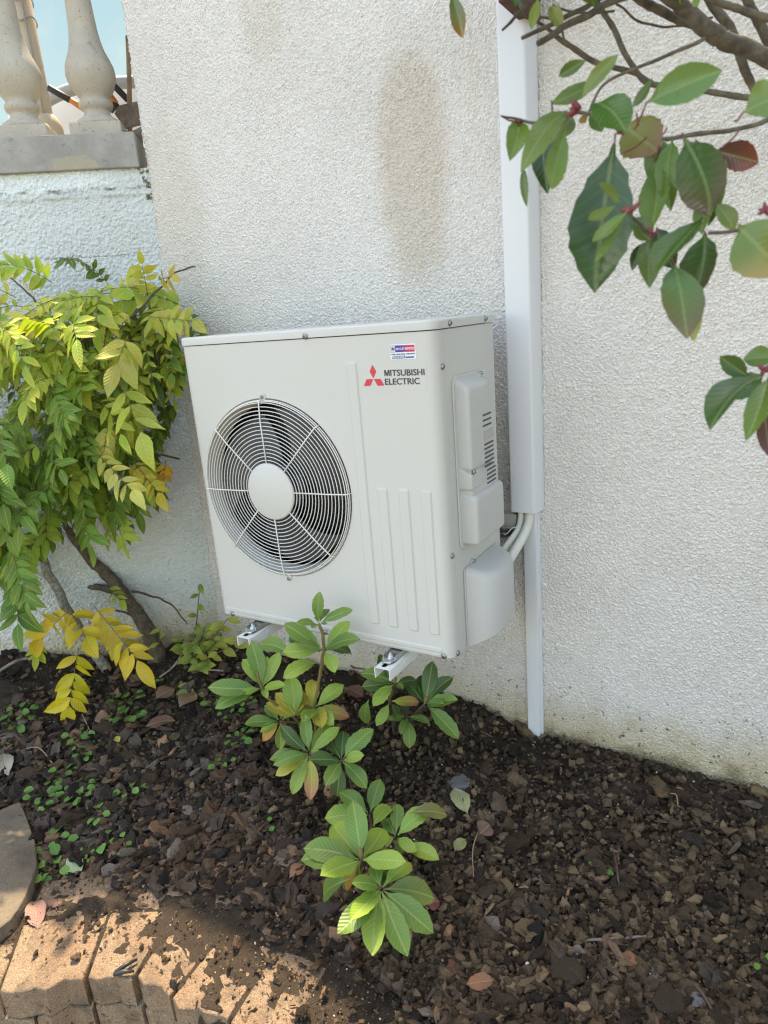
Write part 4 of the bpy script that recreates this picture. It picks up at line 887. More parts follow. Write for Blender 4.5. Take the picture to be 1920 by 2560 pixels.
# ------------------------------------------------------------------ wisteria by the unit's left side
WG, WL, WY, WGOLD = (.125, .24, .033), (.31, .42, .05), (.50, .51, .075), (.60, .42, .03)
def pinnate(mb, sm, base, d, L, ll, col, tipc, r, nrm, n=5, droop=.35, width=.44):
    """a compound leaf: rachis with paired leaflets and one at the end"""
    d = d.normalized(); pts = []; p = base.copy(); v = d.copy(); ns = n+2
    for i in range(ns+1): pts.append(p.copy()); v = (v+Vector((0, 0, -droop/ns))).normalized(); p = p+v*(L/ns)
    sm.tube(pts, lerp_list([.0016, .0009], len(pts)), 5, False)
    for i in range(1, ns+1):
        q = pts[i]; t = (pts[i]-pts[i-1]).normalized(); nn = nrm-t*nrm.dot(t); nn = nn.normalized() if nn.length > 1e-3 else t.orthogonal().normalized(); s = t.cross(nn)
        sides = (0,) if i == ns else (-1, 1)
        for sd_ in sides:
            if r.random() < .06 and sd_: continue
            dd = t*(.55 if sd_ else 1)+s*(sd_*.85)+Vector((0, 0, -r.uniform(.1, .6)))+nn*r.uniform(-.25, .25); k = ll*r.uniform(.78, 1.1)*(1 if sd_ else 1.15)*(.8+.25*i/ns)
            tp_ = q+dd.normalized()*k; ln = nn*.7+Vector((r.uniform(-.5, .5), r.uniform(-.7, .2), r.uniform(0, .6)))
            leaf(mb, q, tp_, ln, k*width*r.uniform(.85, 1.15), vary(col, r, .2, .12), 'wist', r.uniform(-.1, .4), r.uniform(-.03, .08), r.uniform(.02, .09), r, vary(tipc, r, .15), r.uniform(0, .18), 6, 2)
def wisteria():
    r = random.Random(21); root = thing('wisteria', (-1.52, -.10, gz(-1.52, -.1)), 'bushy wisteria turning from green to yellow against the walls left of the unit', 'shrub')
    Y = lambda px, py, yy: at_y(px, py, yy)
    def wally(px, py):                                        # y of the wall surface behind this pixel
        k = ray(px, py); t = TN.dot(TA-CAM)/TN.dot(k); a = CAM+k*t; b = at_y(px, py, G); return max(min(a.y, G) if a.x < -1.385 else G, -2)
    poly = [(-140, 800), (60, 775), (130, 740), (235, 715), (330, 720), (420, 740), (455, 780), (505, 815), (470, 905), (470, 1000), (440, 1080), (420, 1150), (385, 1230), (330, 1290), (225, 1360), (120, 1385), (40, 1420), (-140, 1480)]
    def inside(x, y):
        c = False; j = len(poly)-1
        for i in range(len(poly)):
            (xi, yi), (xj, yj) = poly[i], poly[j]
            if (yi > y) != (yj > y) and x < (xj-xi)*(y-yi)/(yj-yi)+xi: c = not c
            j = i
        return c
    fol = {}; sm = MB()
    def bucket(k): return fol.setdefault(k, MB())
    cnt = 0
    while cnt < 345:
        px, py = r.uniform(-140, 510), r.uniform(660, 1440)
        if not inside(px, py) or noise.noise(Vector((px*.011, py*.013, 3.3))) < r.uniform(-.45, .05): continue
        cnt += 1
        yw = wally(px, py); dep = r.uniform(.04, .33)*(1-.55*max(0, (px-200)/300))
        b = Y(px, py-35, yw-dep)
        hi = (py-660)/680+r.gauss(0, .10)
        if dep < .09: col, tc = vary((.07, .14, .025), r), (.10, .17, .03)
        elif hi < .36: col, tc = (WL, WY) if r.random() < .7 else (WY, (.5, .42, .09))
        elif hi < .58: col, tc = (WG, WL) if r.random() < .55 else (WL, WY)
        else: col, tc = (WG, (.15, .25, .035)) if r.random() < .8 else (WL, WL)
        ang = r.uniform(-.9, .9)+(-.25 if px > 330 else 0); d = RIGHT*math.sin(ang)*.9+Vector((0, -.55, -.25+.55*(hi < .2)))+Vector((0, 0, r.uniform(-.4, .5)))
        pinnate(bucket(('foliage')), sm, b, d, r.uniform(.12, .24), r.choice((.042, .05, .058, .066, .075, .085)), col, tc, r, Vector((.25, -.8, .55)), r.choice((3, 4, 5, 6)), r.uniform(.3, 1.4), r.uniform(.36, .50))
    fol['foliage'].build('foliage', M['wist'], root)
    # sprays drawn out individually
    def spray(name, base, tipx, dy, L, ll, col, tc, n, droop, nrm=Vector((.15, -.9, .45))):
        m = MB(); d = Vector(tipx); pinnate(m, sm, base, d, L, ll, col, tc, r, nrm, n, droop); m.build(name, M['wist'], root)
    YA, YB = WGOLD, (.66, .46, .03)
    def spray_px(name, a, b, ya, yb, ll, col, tc, n):
        A, B = Y(*a, ya), Y(*b, yb); m = MB(); pinnate(m, sm, A, B-A, (B-A).length, ll, col, tc, r, (CAM-A).normalized(), n, .02); m.build(name, M['wist'], root)
    spray_px('yellow_spray', (196, 1620), (172, 1765), -.52, -.56, .098, (.62, .52, .03), (.60, .50, .03), 5)
    spray_px('yellow_spray', (235, 1515), (345, 1650), -.42, -.46, .092, YA, YB, 7)
    spray_px('yellow_spray', (180, 1518), (105, 1590), -.45, -.50, .105, YA, (.62, .50, .04), 3)
    spray_px('yellow_spray', (170, 1520), (215, 1590), -.45, -.52, .10, YA, YB, 2)
    spray_px('yellow_spray', (100, 1600), (90, 1640), -.45, -.5, .055, (.38, .42, .05), WY, 2)
    spray_px('green_spray', (40, 1440), (45, 1560), -.50, -.58, .105, (.10, .21, .04), (.15, .28, .05), 3)
    spray_px('pale_spray', (240, 1130), (330, 1225), -.46, -.50, .07, (.52, .50, .12), (.55, .50, .14), 5)
    spray_px('pale_spray', (270, 1060), (260, 1130), -.40, -.44, .055, (.50, .48, .14), (.5, .45, .12), 4)
    spray_px('gold_spray', (330, 1150), (395, 1230), -.30, -.36, .06, (.50, .42, .05), (.52, .40, .05), 6)
    spray_px('gold_spray', (415, 1150), (408, 1200), -.22, -.24, .05, (.62, .33, .02), (.6, .32, .02), 2)
    spray_px('lime_spray', (320, 840), (290, 910), -.42, -.48, .10, (.40, .40, .08), (.45, .43, .09), 3)
    spray_px('lime_spray', (300, 950), (350, 1080), -.44, -.50, .10, (.30, .38, .05), (.42, .44, .07), 2)
    spray_px('lime_spray', (265, 1465), (300, 1500), -.25, -.32, .05, (.36, .40, .05), WY, 2)
    spray_px('green_spray', (110, 1290), (140, 1250), -.5, -.5, .07, WG, WL, 2)
    spray_px('lime_spray', (360, 790), (480, 800), -.20, -.26, .075, (.35, .37, .06), (.42, .36, .07), 5)
    spray_px('lime_spray', (370, 740), (355, 660), -.12, -.16, .05, (.42, .42, .08), WY, 5)
    spray_px('lime_spray', (395, 700), (430, 690), -.1, -.14, .06, (.42, .36, .07), (.5, .36, .08), 3)
    # branches
    def br(name, pts, rads, mat):
        m = MB(); p = smooth_path([Y(x, y, yy) for x, y, yy in pts], 7); p = [q+Vector((noise.noise(q*22), noise.noise(q*22+Vector((9, 0, 0))), noise.noise(q*22+Vector((0, 9, 0)))))*.008 for q in p]
        m.tube(p, [a*(1+.12*noise.noise(Vector((i*.7, 2, 1)))) for i, a in enumerate(lerp_list(rads, len(p)))], 12); m.build(name, M[mat], root)
    br('trunk', [(395, 1680, -.12), (385, 1610, -.12), (352, 1545, -.13), (310, 1490, -.15), (270, 1440, -.16), (215, 1385, -.2), (160, 1300, -.22), (120, 1180, -.22), (100, 1050, -.22), (95, 900, -.2)], [.042, .034, .031, .028, .026, .02, .018, .017, .014, .010], 'bark_brown')
    br('grey_trunk', [(430, 1700, -.16), (350, 1695, -.20), (285, 1690, -.25), (250, 1650, -.28), (215, 1600, -.32), (170, 1530, -.34), (135, 1460, -.35), (110, 1410, -.35), (80, 1330, -.33), (60, 1220, -.3), (70, 1080, -.28)], [.020, .020, .021, .0205, .020, .0185, .0175, .017, .016, .014, .01], 'bark_grey')
    br('branch', [(300, 1480, -.16), (260, 1470, -.18), (200, 1462, -.2), (160, 1445, -.22), (132, 1415, -.24), (110, 1370, -.26)], [.016, .014, .013, .012, .011, .01], 'bark_brown')
    for pts in ([(350, 1545, -.13), (310, 1530, -.16), (265, 1520, -.2)], [(330, 1478, -.15), (380, 1490, -.12), (430, 1515, -.08), (468, 1560, -.04)], [(80, 1800-50, -.35), (60, 1690, -.33), (100, 1600, -.3), (150, 1560, -.28)], [(125, 1695, -.3), (115, 1640, -.3)], [(100, 950, -.3), (150, 880, -.3), (240, 835, -.28), (330, 790, -.2), (400, 720, -.1), (440, 680, -.06), (490, 668, -.04)],
                [(120, 870, -.3), (115, 800, -.3), (75, 740, -.28), (20, 690, -.3)], [(95, 950, -.3), (60, 870, -.34), (48, 800, -.34)], [(240, 1375, -.1), (290, 1350, -.08), (310, 1320, -.06), (300, 1290, -.06)], [(100, 795, -.25), (190, 797, -.25), (290, 800, -.22)], [(390, 880, -.1), (405, 940, -.08), (398, 980, -.08)], [(330, 1130, -.2), (400, 1135, -.14), (450, 1148, -.08)]):
        br('twig', pts, [.0055, .0045, .0035, .0025] if len(pts) > 3 else [.005, .0035], 'twig')
    tag(sm.build('leaf_stalk', M['stem'], root), kind='stuff')
wisteria()
def sapling():
    r = random.Random(5); Y = at_y
    def make(base, label, parts):
        root = thing('wisteria_sucker', base, label, 'sapling', 'leafy suckers at the wall foot'); m = MB(); s = MB()
        for a, b, n, ll, col in parts:
            A, B = Vector(a), Vector(b); s.tube([A, A.lerp(B, .5)+Vector((.004, 0, 0)), B], [.0028, .0024, .0014], 6)
            for i in range(n):
                q = A.lerp(B, .25+.75*i/max(1, n-1)); sd_ = -1 if i % 2 else 1
                dd = RIGHT*sd_*r.uniform(.5, 1)+Vector((0, -r.uniform(.1, .6), r.uniform(-.5, .4))); L = ll*r.uniform(.75, 1.2)
                leaf(m, q, q+dd.normalized()*L, Vector((r.uniform(-.3, .3), -.7, .7)), L*.56, vary(col, r, .2), 'wist', .15, .03, .05, r, vary((.36, .38, .06), r), .1, 6, 2)
        m.build('foliage', M['wist'], root); s.build('stem', M['twig'], root)
    g0 = gpt(478, 1668); LG = (.17, .27, .045)
    make(g0, 'leafy wisteria sucker with pale green leaves at the wall foot beside the unit', [(g0, Y(500, 1460, -.02), 7, .05, LG), (g0, Y(515, 1560, -.1), 9, .052, LG), (g0, Y(455, 1600, -.12), 8, .05, LG), (g0, Y(480, 1610, -.2), 10, .05, LG), (g0, Y(545, 1600, -.14), 9, .052, LG), (g0, Y(570, 1545, -.12), 9, .055, (.33, .34, .06)), (g0, Y(600, 1600, -.22), 8, .055, (.36, .34, .06)), (g0, Y(520, 1660, -.2), 8, .045, LG)])
    g1 = gpt(470, 1750)
    make(g1, 'small pale sucker with drooping greyish leaves in front of the leafy one', [(g1, Y(475, 1705, -.2), 5, .05, (.30, .33, .09)), (g1, Y(495, 1735, -.24), 5, .035, (.40, .42, .16))])
    g2 = gpt(395, 1640)
    make(g2, 'two leafed yellow green sucker beside the brown wisteria trunk', [(g2, Y(400, 1575, -.16), 4, .045, (.33, .36, .05))])
    g3 = gpt(10, 1770)
    make(g3, 'yellow green sucker at the photo edge above the stone slab', [(g3, Y(10, 1745, -.45), 6, .05, (.27, .36, .06))])
sapling()

# ------------------------------------------------------------------ photinia hanging in from the top right
PG, PD, PP, PR, PY = (.055, .118, .022), (.034, .075, .02), (.15, .22, .055), (.11, .04, .03), (.27, .29, .06)
def photinia():
    r = random.Random(9); root = thing('photinia', (2.05, -.75, gz(1.6, -.75)), 'photinia tree hanging glossy leaves and bare branches over the wall at the top right', 'tree')
    cv = lambda p: (1080+p[0]/1.975, p[1]/1.975)
    def at(p, d): return at_d(*cv(p), d)
    m = MB()
    L_ = [((900, 718), (805, 1428), 288, (.045, .10, .03), .66, .62, None), ((1098, 795), (1075, 1150), 135, (.13, .22, .04), .74, .72, None), ((1240, 675), (1365, 1065), 222, PG, .66, .60, (.13, .07, .05)), ((1345, 1075), (1103, 1348), 190, PG, .62, .60, None), ((1345, 1140), (1272, 1492), 178, PG, .66, .64, (.10, .06, .04)),
          ((1198, 1300), (1262, 1668), 195, (.10, .19, .05), .62, .6, (.14, .09, .04)), ((1285, 1480), (1290, 1685), 75, PY, .68, .67, None), ((1060, 505), (1435, 345), 168, (.11, .20, .05), .62, .60, None), ((1385, 745), (1618, 800), 125, PR, .72, .72, (.2, .05, .03)), ((945, 620), (1118, 748), 205, (.22, .24, .06), .76, .74, (.25, .12, .05)),
          ((800, 505), (960, 655), 165, (.06, .14, .025), .68, .64, None), ((432, 590), (386, 788), 102, (.13, .21, .035), .74, .72, None), ((668, 548), (448, 835), 112, PP, .68, .64, None), ((662, 640), (598, 925), 105, (.16, .25, .05), .68, .66, None), ((548, 605), (572, 958), 115, PD, .74, .72, None), ((455, 830), (466, 1018), 42, (.11, .17, .04), .73, .72, None),
          ((735, 485), (920, 265), 70, PP, .68, .66, None), ((815, 400), (592, 512), 75, (.12, .2, .05), .70, .70, None), ((1535, 555), (1740, 455), 175, (.13, .22, .05), .6, .58, None), ((1512, 1110), (1760, 1345), 255, (.13, .21, .04), .6, .58, (.30, .22, .07)),
          ((1640, 1845), (1372, 2120), 190, (.05, .12, .03), .66, .62, None), ((1660, 1860), (1550, 2178), 105, (.12, .2, .04), .64, .6, None), ((1700, 1760), (1537, 1772), 100, (.10, .18, .045), .68, .7, None), ((1640, 2010), (1680, 2260), 100, PR, .66, .64, None), ((1640, 1850), (1440, 1960), 120, PG, .7, .7, None), ((92, -40), (155, 186), 75, (.12, .16, .04), .8, .78, (.30, .13, .04)),
          ((522, -10), (490, 142), 52, (.20, .26, .05), .76, .76, None), ((1065, 1195), (988, 1336), 62, PD, .7, .7, None), ((1070, 1180), (1075, 1420), 110, (.11, .18, .04), .70, .68, None), ((965, 1045), (792, 1190), 60, PP, .62, .60, None), ((945, 1075), (800, 1285), 55, PP, .62, .6, None), ((915, 1010), (775, 1085), 55, PP, .64, .62, None), ((940, 1005), (828, 900), 62, PP, .64, .62, None),
          ((1400, 1000), (1495, 1135), 90, PP, .70, .70, None), ((1445, 715), (1372, 1105), 88, (.17, .24, .06), .72, .7, None), ((1190, 690), (1180, 1035), 112, (.13, .21, .05), .74, .72, None), ((970, 1090), (1090, 1165), 90, (.10, .17, .04), .70, .70, None), ((1090, 380), (995, 520), 45, (.12, .18, .06), .70, .68, None), ((580, 30), (640, 150), 60, (.27, .30, .10), .86, .84, None), ((1300, -20), (1310, 35), 40, (.2, .3, .06), .7, .7, None), ((740, 570), (760, 605), 45, (.3, .2, .06), .7, .7, None), ((400, -20), (412, 30), 30, PG, .85, .85, None), ((1150, 690), (1075, 900), 95, (.11, .19, .045), .76, .74, None), ((1300, 690), (1440, 930), 120, (.10, .18, .04), .74, .70, None), ((1420, 960), (1330, 1150), 105, (.12, .2, .05), .72, .7, None), ((1110, 1120), (1200, 1330), 115, PD, .70, .68, None), ((1000, 1080), (1080, 1190), 90, (.12, .19, .04), .68, .68, None), ((780, 560), (840, 650), 70, (.10, .17, .035), .71, .70, None), ((700, 560), (560, 700), 85, (.13, .2, .06), .72, .7, None), ((620, 380), (760, 300), 60, (.09, .16, .04), .74, .72, None), ((1560, 1860), (1420, 1760), 90, PG, .7, .7, None)]
    for (a, b, w, col, da, db, tc) in L_:
        A, B = at(a, da), at(b, db); wd = w/1.975/FPX*(da+db)/2
        nrm = (CAM-A).normalized()*.9+Vector((r.uniform(-.5, .5), 0, r.uniform(.1, .7)))
        col = tuple(k*.86 for k in col); leaf(m, A, B, nrm, wd*1.14, vary(col, r, .1, .06), 'phot', r.uniform(.12, .5), r.uniform(-.12, .13), r.uniform(.02, .06), r, vary(tc, r, .1) if tc else tuple(c*k for c, k in zip(col, (1.15, 1.08, 1))), r.uniform(0, .05), 14, 3)
    m.build('foliage', M['phot'], root)
    B_ = [([(1080, -80), (1250, 60), (1390, 165), (1520, 225), (1700, 315)], [24, 38, 44, 42, 40], .86), ([(960, -40), (1100, 40), (1220, 100), (1290, 130)], [18, 22, 20, 14], .88), ([(522, 217), (650, 140), (800, 60), (990, -30)], [15, 17, 18, 20], .80), ([(438, 182), (640, 92), (860, -20)], [9, 12, 13], .84), ([(350, 147), (440, 60), (540, -20)], [6, 9, 10], .84),
          ([(500, 100), (590, 150), (650, 200), (800, 295), (980, 360), (1090, 412)], [7, 9, 13, 14, 13, 11], .86), ([(800, -20), (900, 150), (990, 325), (1060, 400), (1230, 440), (1400, 462), (1570, 482), (1720, 500)], [12, 14, 13, 14, 14, 15, 17, 18], .84), ([(1350, 190), (1150, 280), (1010, 330), (900, 380), (830, 440), (770, 560)], [10, 9, 8, 8, 7, 7], .78), ([(900, 25), (1000, 92), (1150, 130), (1390, 88)], [5, 6, 6, 6], .9),
          ([(1360, -30), (1480, 160), (1540, 330), (1605, 480)], [22, 25, 22, 18], .92), ([(1380, -10), (1520, 45), (1720, 120)], [16, 18, 20], .80), ([(1540, -30), (1620, 120), (1720, 280)], [22, 25, 26], .95), ([(335, 575), (432, 585), (540, 605), (690, 560), (770, 570), (950, 650), (1100, 680), (1350, 662), (1500, 630), (1720, 570)], [5, 7, 8, 10, 10, 11, 11, 12, 12, 14], .72), ([(905, 1020), (1000, 1075), (1100, 1165)], [7, 9, 8], .66), ([(1370, 1152), (1510, 1130), (1720, 1120)], [9, 10, 12], .66), ([(400, 60), (500, 85), (620, 110), (650, 195)], [5, 6, 6, 6], .88), ([(600, 30), (760, 70), (900, 60)], [5, 6, 6], .9), ([(590, 500), (595, 575)], [4, 5], .7)]
    for pts, ra, d in B_:
        k = MB(); p = smooth_path([at(q, d+.01*i) for i, q in enumerate(pts)], 7); rr = lerp_list([x/1.975/FPX*d for x in ra], len(p))
        p = [q+Vector((noise.noise(q*28), noise.noise(q*28+Vector((4, 0, 0))), noise.noise(q*28+Vector((0, 4, 0)))))*.0035 for q in p]
        k.tube(p, [a*(1+.15*noise.noise(Vector((i*.9, d*9, 1)))) for i, a in enumerate(rr)], 10); k.build('branch', M['bark_phot'], root)
    pt = MB()
    for a, b, d in (((900, 718), (905, 660), .68), ((1240, 675), (1235, 655), .68), ((1098, 795), (1130, 690), .74), ((1060, 505), (1000, 640), .68), ((1385, 745), (1300, 690), .72), ((945, 755), (1060, 680), .72), ((1345, 1140), (1360, 1160), .66), ((1198, 1300), (1150, 1200), .66), ((548, 605), (560, 600), .74), ((1535, 555), (1495, 600), .64), ((1520, 640), (1440, 720), .7), ((340, 570), (420, 600), .73), ((370, 655), (440, 610), .73), ((1020, 620), (1010, 560), .7), ((1140, 660), (1160, 630), .7)):
        A, B = at(a, d), at(b, d); pt = MB(); pt.tube([A, A.lerp(B, .5)+Vector((0, 0, -.002)), B], .0009, 6); pt.build('leaf_stalk', M['petiole'], root)
    for c, d, sz in (((725, 530), .69, 1.5), ((432, 592), .73, .7), ((985, 1040), .63, 1.1), ((1645, 1040), .62, 1), ((1640, 1830), .66, 1.1), ((940, 655), .7, .6), ((1085, 1165), .66, .8)):
        q = at(c, d); bd = MB()
        for k in range(7):
            dd = Vector((r.gauss(-.5, .8), r.gauss(0, .6), r.gauss(.5, .8))).normalized()*.010*sz*r.uniform(.6, 1.2); bd.tube([q-dd*.1, q+dd*.5, q+dd], [.0018*sz, .0020*sz, .0003], 6)
        bd.build('red_shoot', M['petiole'], root)
    # trunk, and unseen foliage filled out beyond the frame to block sun and sky
    k = MB(); k.tube(smooth_path([(2.05, -.75, -.62), (2.0, -.8, .3), (1.9, -.85, 1.1), (1.75, -.95, 1.7), (1.6, -1.1, 2.2)], 8), lerp_list([.06, .05, .045, .035, .02], 33), 12)
    for e in ((1.25, -1.25, 1.75), (2.5, -.6, 2.3), (1.3, -.5, 2.1), (2.2, -1.5, 2.0)): k.tube(smooth_path([(1.9, -.85, 1.1), ((1.9+e[0])/2, (-.85+e[1])/2, 1.6), e], 6), lerp_list([.03, .02, .012], 13), 8)
    k.build('trunk', M['bark_phot'], root)
    c = MB(); n = 0
    while n < 2300:
        if r.random() < .15: p = Vector((r.uniform(.1, 1.5), r.uniform(-1.45, -.55), r.gauss(2.2, .2)))
        else: p = Vector((r.uniform(1.25, 2.5), r.uniform(-1.5, -.3), r.uniform(-.2, 2.1)))
        x, y, z = to_px(p)
        if z > .02 and -300 < x < 2300 and -300 < y < 2900: continue
        if (p-CAM).length < .55: continue
        n += 1; d = Vector((r.gauss(0, 1), r.gauss(0, 1), r.gauss(-.5, .6))).normalized(); L = r.uniform(.07, .11)
        leaf(c, p, p+d*L, Vector((r.gauss(0, .5), r.gauss(0, .5), 1)), L*.42, vary(r.choice((PG, PD, PG, PP)), r), 'phot', .2, .03, .02, r, None, 0, 4, 1)
    seeds = [at(((a[0]+b[0])/2, (a[1]+b[1])/2), (da+db)/2) for a, b, w, col, da, db, tc in L_]  # unseen leaves added towards the sun to keep direct light off the foliage
    n = 0
    while n < 900:
        p = r.choice(seeds)+to_sun*r.uniform(.35, 1.3)+Vector((r.gauss(0, .07), r.gauss(0, .07), r.gauss(0, .07))); x, y, z = to_px(p)
        if z > .02 and -150 < x < 2100 and -150 < y < 2800: continue
        n += 1; d = Vector((r.gauss(0, 1), r.gauss(0, 1), r.gauss(-.5, .6))).normalized(); L = r.uniform(.07, .11)
        leaf(c, p, p+d*L, Vector((r.gauss(0, .5), r.gauss(0, .5), 1)), L*.42, vary(r.choice((PG, PD)), r), 'phot', .2, .03, .02, r, None, 0, 4, 1)
    c.build('shade_crown', M['phot'], root)
photinia()

# ------------------------------------------------------------------ weeds and litter
def weeds():
    S = [((320, 1760, 9, .022), 'dense dark green weed seedling clump right under the yellow spray tip'), ((318, 1800, 10, .022), 'widest weed seedling clump, below the dense one'), ((200, 1850, 5, .020), 'three stacked round leaves of a weed seedling left of the small yellow leaf'), ((215, 1890, 7, .018), 'trailing weed seedling with many small leaves between bark chips'), ((165, 1945, 6, .018), 'small weed seedling above the two widest patches near the slab'), ((115, 1990, 9, .021), 'weed seedling clump nearest the upper corner of the stone slab'), ((198, 1990, 12, .020), 'roundest dense weed seedling clump right of the slab corner clump'),
         ((90, 2040, 4, .020), 'pair of leaves touching the right edge of the stone slab'), ((130, 2115, 9, .022), 'weed seedling clump beside the bulge of the slab edge'), ((150, 2185, 5, .021), 'weed seedling next to the pale fallen oval leaf'), ((85, 2215, 5, .020), 'lowest weed seedling at the slab edge'), ((212, 2150, 8, .011), 'tiny leaved weed seedling just above the pale oval leaf'), ((270, 2110, 4, .021), 'single weed seedling of heart shaped leaves alone on the bark'), ((330, 1990, 5, .018), 'weed seedling standing alone right of the round clump'), ((255, 2045, 7, .018), 'loose weed seedling trio between heart shaped one and round clump'),
         ((55, 1790, 8, .022), 'weed seedling clump under the grey wisteria stem'), ((50, 1800+20, 6, .022), 'weed seedling at the photo edge below the yellow green sucker'), ((545, 1775, 5, .021), 'weed seedling left of the leggy rhododendron'), ((580, 1800, 5, .016), 'dark weed seedling beneath the leftmost rhododendron leaves'), ((600, 1855, 8, .018), 'shaded weed seedling patch left of the double rosette rhododendron'), ((555, 1920, 4, .018), 'lowest shaded weed seedling left of the double rosette rhododendron'), ((672, 2085, 2, .014), 'two leaf sprout alone on bark left of the frontmost rhododendron'), ((1505, 2193, 2, .014), 'two leaf sprout alone on the bare soil'), ((1900, 2410, 4, .016), 'sprout at the right photo edge on bare soil'), ((385, 1715, 6, .016), 'flat weed seedling under the lying grey trunk'), ((610, 1765, 10, .013), 'fine leaved weed patch under the leftmost rhododendron rosette'), ((315, 2120, 3, .014), 'three leaf sprout close to curled white bark')]
    r = random.Random(31)
    for (px, py, n, sz), lab in S:
        g = gpt(px, py); sz *= 1.35; root = thing('weed_seedling', g, lab, 'weed', 'weed seedlings in the mulch'); m = MB(); s = MB(); g = g+Vector((0, 0, .004))
        spread = .012+.0065*n**.5*sz/.02
        for i in range(n):
            a = 2.4*i+r.uniform(-.4, .4); q = g+Vector((math.cos(a)*spread*math.sqrt((i+.3)/n)*1.25, math.sin(a)*spread*math.sqrt((i+.3)/n)*1.25, r.uniform(.010, .026)))
            dd = Vector((math.cos(a+r.uniform(-.6, .6)), math.sin(a+r.uniform(-.6, .6)), r.uniform(-.25, .25))).normalized(); L = sz*r.uniform(.75, 1.25)
            s.tube([g, g.lerp(q, .6)+Vector((0, 0, .004)), q], .0006, 4, False)
            leaf(m, q, q+dd*L, Vector((r.gauss(0, .25), -.35+r.gauss(0, .25), 1)), L*.85, vary((.13, .29, .055), r, .25, .12), 'round', r.uniform(0, .3), .04, .04, r, None, .05, 6, 2)
        m.build('foliage', M['weed'], root); s.build('stem', M['stem'], root)
weeds()
def litter():
    r = random.Random(41)
    def fl(a, b, w, col, tc, lab, name='fallen_leaf', fold=.2, lift=.020):
        A, B = gpt(*a)+Vector((0, 0, lift)), gpt(*b)+Vector((0, 0, lift+.004)); m = MB(); leaf(m, A, B, (CAM-A).normalized()*.4+Vector((0, 0, 1)), w/FPX*(A-CAM).length*1.15, col, 'phot', fold, .05, .06, r, tc, .03, 10, 3); tag(m.build(name, M['dry'], None), lab, 'leaf', 'fallen leaves on the bed')
    fl((1170, 2050), (1135, 1985), 40, (.36, .37, .18), (.40, .38, .22), 'pale yellowish fallen leaf, mottled, right of the frontmost rhododendron')
    fl((1165, 2112), (1138, 2145), 26, (.30, .30, .12), (.22, .2, .1), 'torn pale green leaf fragment below the mottled yellowish one')
    fl((168, 2195), (212, 2165), 42, (.33, .42, .24), (.36, .45, .27), 'pale green oval fallen leaf beside the stone slab', fold=.05)
    fl((290, 1855), (302, 1868), 14, (.48, .42, .07), None, 'small yellow fallen leaf below the widest weed clump')
    fl((1165, 2478), (1235, 2470), 30, (.26, .10, .045), (.20, .09, .05), 'rust red fallen leaf on bare soil near the bottom photo edge')
    fl((1548, 2405), (1590, 2430), 28, (.28, .12, .05), (.2, .08, .04), 'rust brown fallen leaf beside the slate chip')
    fl((1070, 2280), (1100, 2272), 40, (.19, .055, .045), None, 'dark red fallen leaf touching the frontmost rhododendron')
    fl((98, 2340), (85, 2270), 36, (.26, .13, .11), (.3, .17, .14), 'pinkish brown dead leaf below the slab', fold=.3)
    fl((130, 2290), (150, 2265), 24, (.24, .12, .10), None, 'smaller pinkish dead leaf right of the larger one below the slab')
    fl((25, 1950), (12, 1895), 34, (.42, .36, .28), (.3, .25, .18), 'beige curled dead leaf at the left photo edge')
    fl((280, 1800), (240, 1815), 34, (.26, .15, .10), None, 'brown dead leaf under the yellow spray')
    fl((390, 1760), (440, 1735), 36, (.20, .11, .07), None, 'brown dead leaf by the lying grey trunk')
    fl((365, 1830), (440, 1815), 34, (.15, .075, .05), None, 'long dark brown dead leaf between weeds')
    fl((450, 1780), (490, 1745), 40, (.24, .14, .09), (.3, .17, .1), 'tan dead leaf below the pale sucker')
    fl((880, 1665), (920, 1690), 40, (.24, .15, .10), None, 'tan dead leaf on the mulch behind the leggy rhododendron')
    fl((860, 1730), (910, 1755), 36, (.18, .085, .06), None, 'reddish brown dead leaf behind the leggy rhododendron')
    fl((0, 2330), (35, 2350), 40, (.34, .22, .14), None, 'tan dead leaf at the photo edge below the slab')
    fl((1010, 2400), (1030, 2350), 14, (.36, .22, .12), (.3, .15, .07), 'curled tan leaf hanging under the frontmost rhododendron leaf', lift=.03)
    fl((725, 2210), (765, 2180), 26, (.27, .115, .06), (.2, .08, .04), 'rust coloured bark like leaf left of the frontmost rhododendron')
    fl((1200, 2100), (1225, 2080), 40, (.17, .09, .06), None, 'brown dead leaf right of the torn green fragment')
    def stick(pts, rad, lab, mat='twig', name='twig'):
        m = MB(); p = smooth_path([gpt(x, y)+Vector((0, 0, .012+h)) for x, y, h in pts], 5); m.tube(p, [rad*(1+.2*noise.noise(Vector((i, 1, 2)))) for i in range(len(p))], 7); tag(m.build(name, M[mat], None), lab, 'twig', 'loose twigs on the bed')
    stick([(725, 2338, 0), (780, 2305, .004), (828, 2278, .004)], .0042, 'straight brown twig lying left of the frontmost rhododendron')
    stick([(1450, 2362, 0), (1530, 2360, .004), (1630, 2352, .002)], .0032, 'long pale twig lying across the bare soil', 'wood')
    stick([(1530, 2130, .01), (1540, 2175, .008), (1548, 2225, 0)], .0028, 'dark upright twig by the orange pebble')
    stick([(1725, 2460, .0), (1760, 2510, .01), (1790, 2560, .0)], .003, 'thin grey twig near the bottom right photo corner')
    stick([(1198, 2085, .004), (1183, 2140, .01), (1184, 2200, .0)], .0016, 'fine tan root curving over the soil', 'wood_stake', 'root')
    stick([(1675, 1995, .004), (1690, 2005, .012), (1695, 2025, .0)], .0018, 'short whitish root on the soil near the wall', 'wood_stake', 'root')
    stick([(50, 1885, .0), (100, 1885, .014), (140, 1925, .0)], .002, 'thin curved twig at the left in the bark', 'wood_stake')
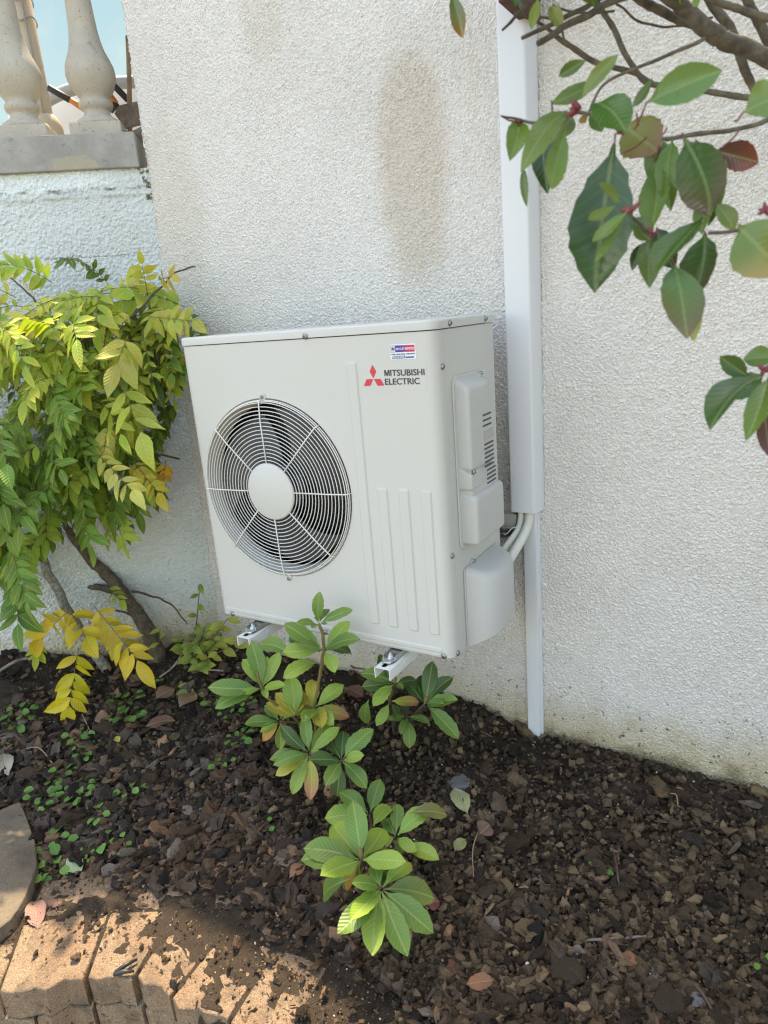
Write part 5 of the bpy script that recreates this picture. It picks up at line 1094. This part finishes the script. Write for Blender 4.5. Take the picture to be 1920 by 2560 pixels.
    stick([(210, 1805, .02), (232, 1845, .0)], .0018, 'thin pale stalk sticking up under the yellow spray', 'wood_stake')
    stick([(0, 1690, .01), (50, 1668, .02), (90, 1650, .0)], .006, 'grey fallen stick under the wisteria at the photo edge', 'bark_grey')
    stick([(400, 1700, .0), (440, 1680, .02), (475, 1640, .05)], .004, 'slanting grey stick beside the leafy sucker', 'bark_grey')
    stick([(500, 1685, .01), (560, 1690, .012)], .004, 'short grey stick behind the leggy rhododendron', 'bark_grey')
    def stone(px, py, sz, mat, lab, cat='stone', name='stone', flat=.6, sx=1.2):
        p = gpt(px, py); vs, fs = clod_protos(3, .35, sx, flat, px % 17, 1)[0]; m = MB(); rot = Matrix.Rotation(r.uniform(0, 6), 3, 'Z'); m.add([p+rot @ (Vector(v)*sz)+Vector((0, 0, sz*flat*.3+.004)) for v in vs], [tuple(f) for f in fs], False, None, (1.1, 1.05, 1.001)); tag(m.build(name, M[mat], None), lab, cat)
    CL = 'clod'
    stone(1325, 2415, .014, 'chalk', 'white chalky stone on the bare soil below the frontmost rhododendron'); stone(1100, 2410, .011, 'chalk', 'small white stone left of the larger chalky one')
    stone(1000+55, 2025, .018, 'chalk', 'white stone under the drooping brownish leaf of the frontmost rhododendron'); stone(48, 2452, .0062, 'chalk', 'tiny white pebble on the widest edging block', 'pebble', 'pebble')
    stone(1535, 2128, .012, 'wood_stake', 'round orange brown pebble on the bare soil', 'pebble', 'pebble'); stone(1312, 2242-15, .013, 'wood_stake', 'tan round pebble near the dark slate chip', 'pebble', 'pebble')
    stone(1360, 2215, .020, 'slate', 'dark blue grey slate chip beside the tan pebble', flat=.3); stone(1645, 2440, .022, 'slate', 'pointed slate chip by the rust brown leaf', flat=.3); stone(1700, 2490, .034, 'slate', 'long dark slate piece low on the right', flat=.25, sx=1.8)
    stone(1150, 1962, .034, 'slate', 'rectangular dark grey stone near the mottled yellowish leaf', flat=.4); stone(1420, 2440, .036, 'soil', 'large brown soil clod below the chalky stone', CL, 'soil_clod', .7); stone(1130, 2435, .030, 'wood_red', 'big reddish brown bark block on the soil near the bottom edge', 'bark', 'bark_piece', .4)
    stone(1790, 2355-80, .026, 'soil', 'rounded soil clod far right', CL, 'soil_clod', .7); stone(1665, 2510, .034, 'soil', 'soil clod above the thin grey twig', CL, 'soil_clod', .7)
    def black_twig():
        t = MB()
        for a, b in (((285, 2436), (335, 2428)), ((288, 2432), (343, 2398))):
            A, B = at_z(*a, PT+.007), at_z(*b, PT+.009); t.tube([A, A.lerp(B, .5)+Vector((0, 0, .004)), B], [.005, .0055, .003], 7)
        tag(t.build('twig', M['handle'], None), 'crossed blackened twigs lying on an edging block', 'twig', 'loose twigs on the bed')
    black_twig()
litter()
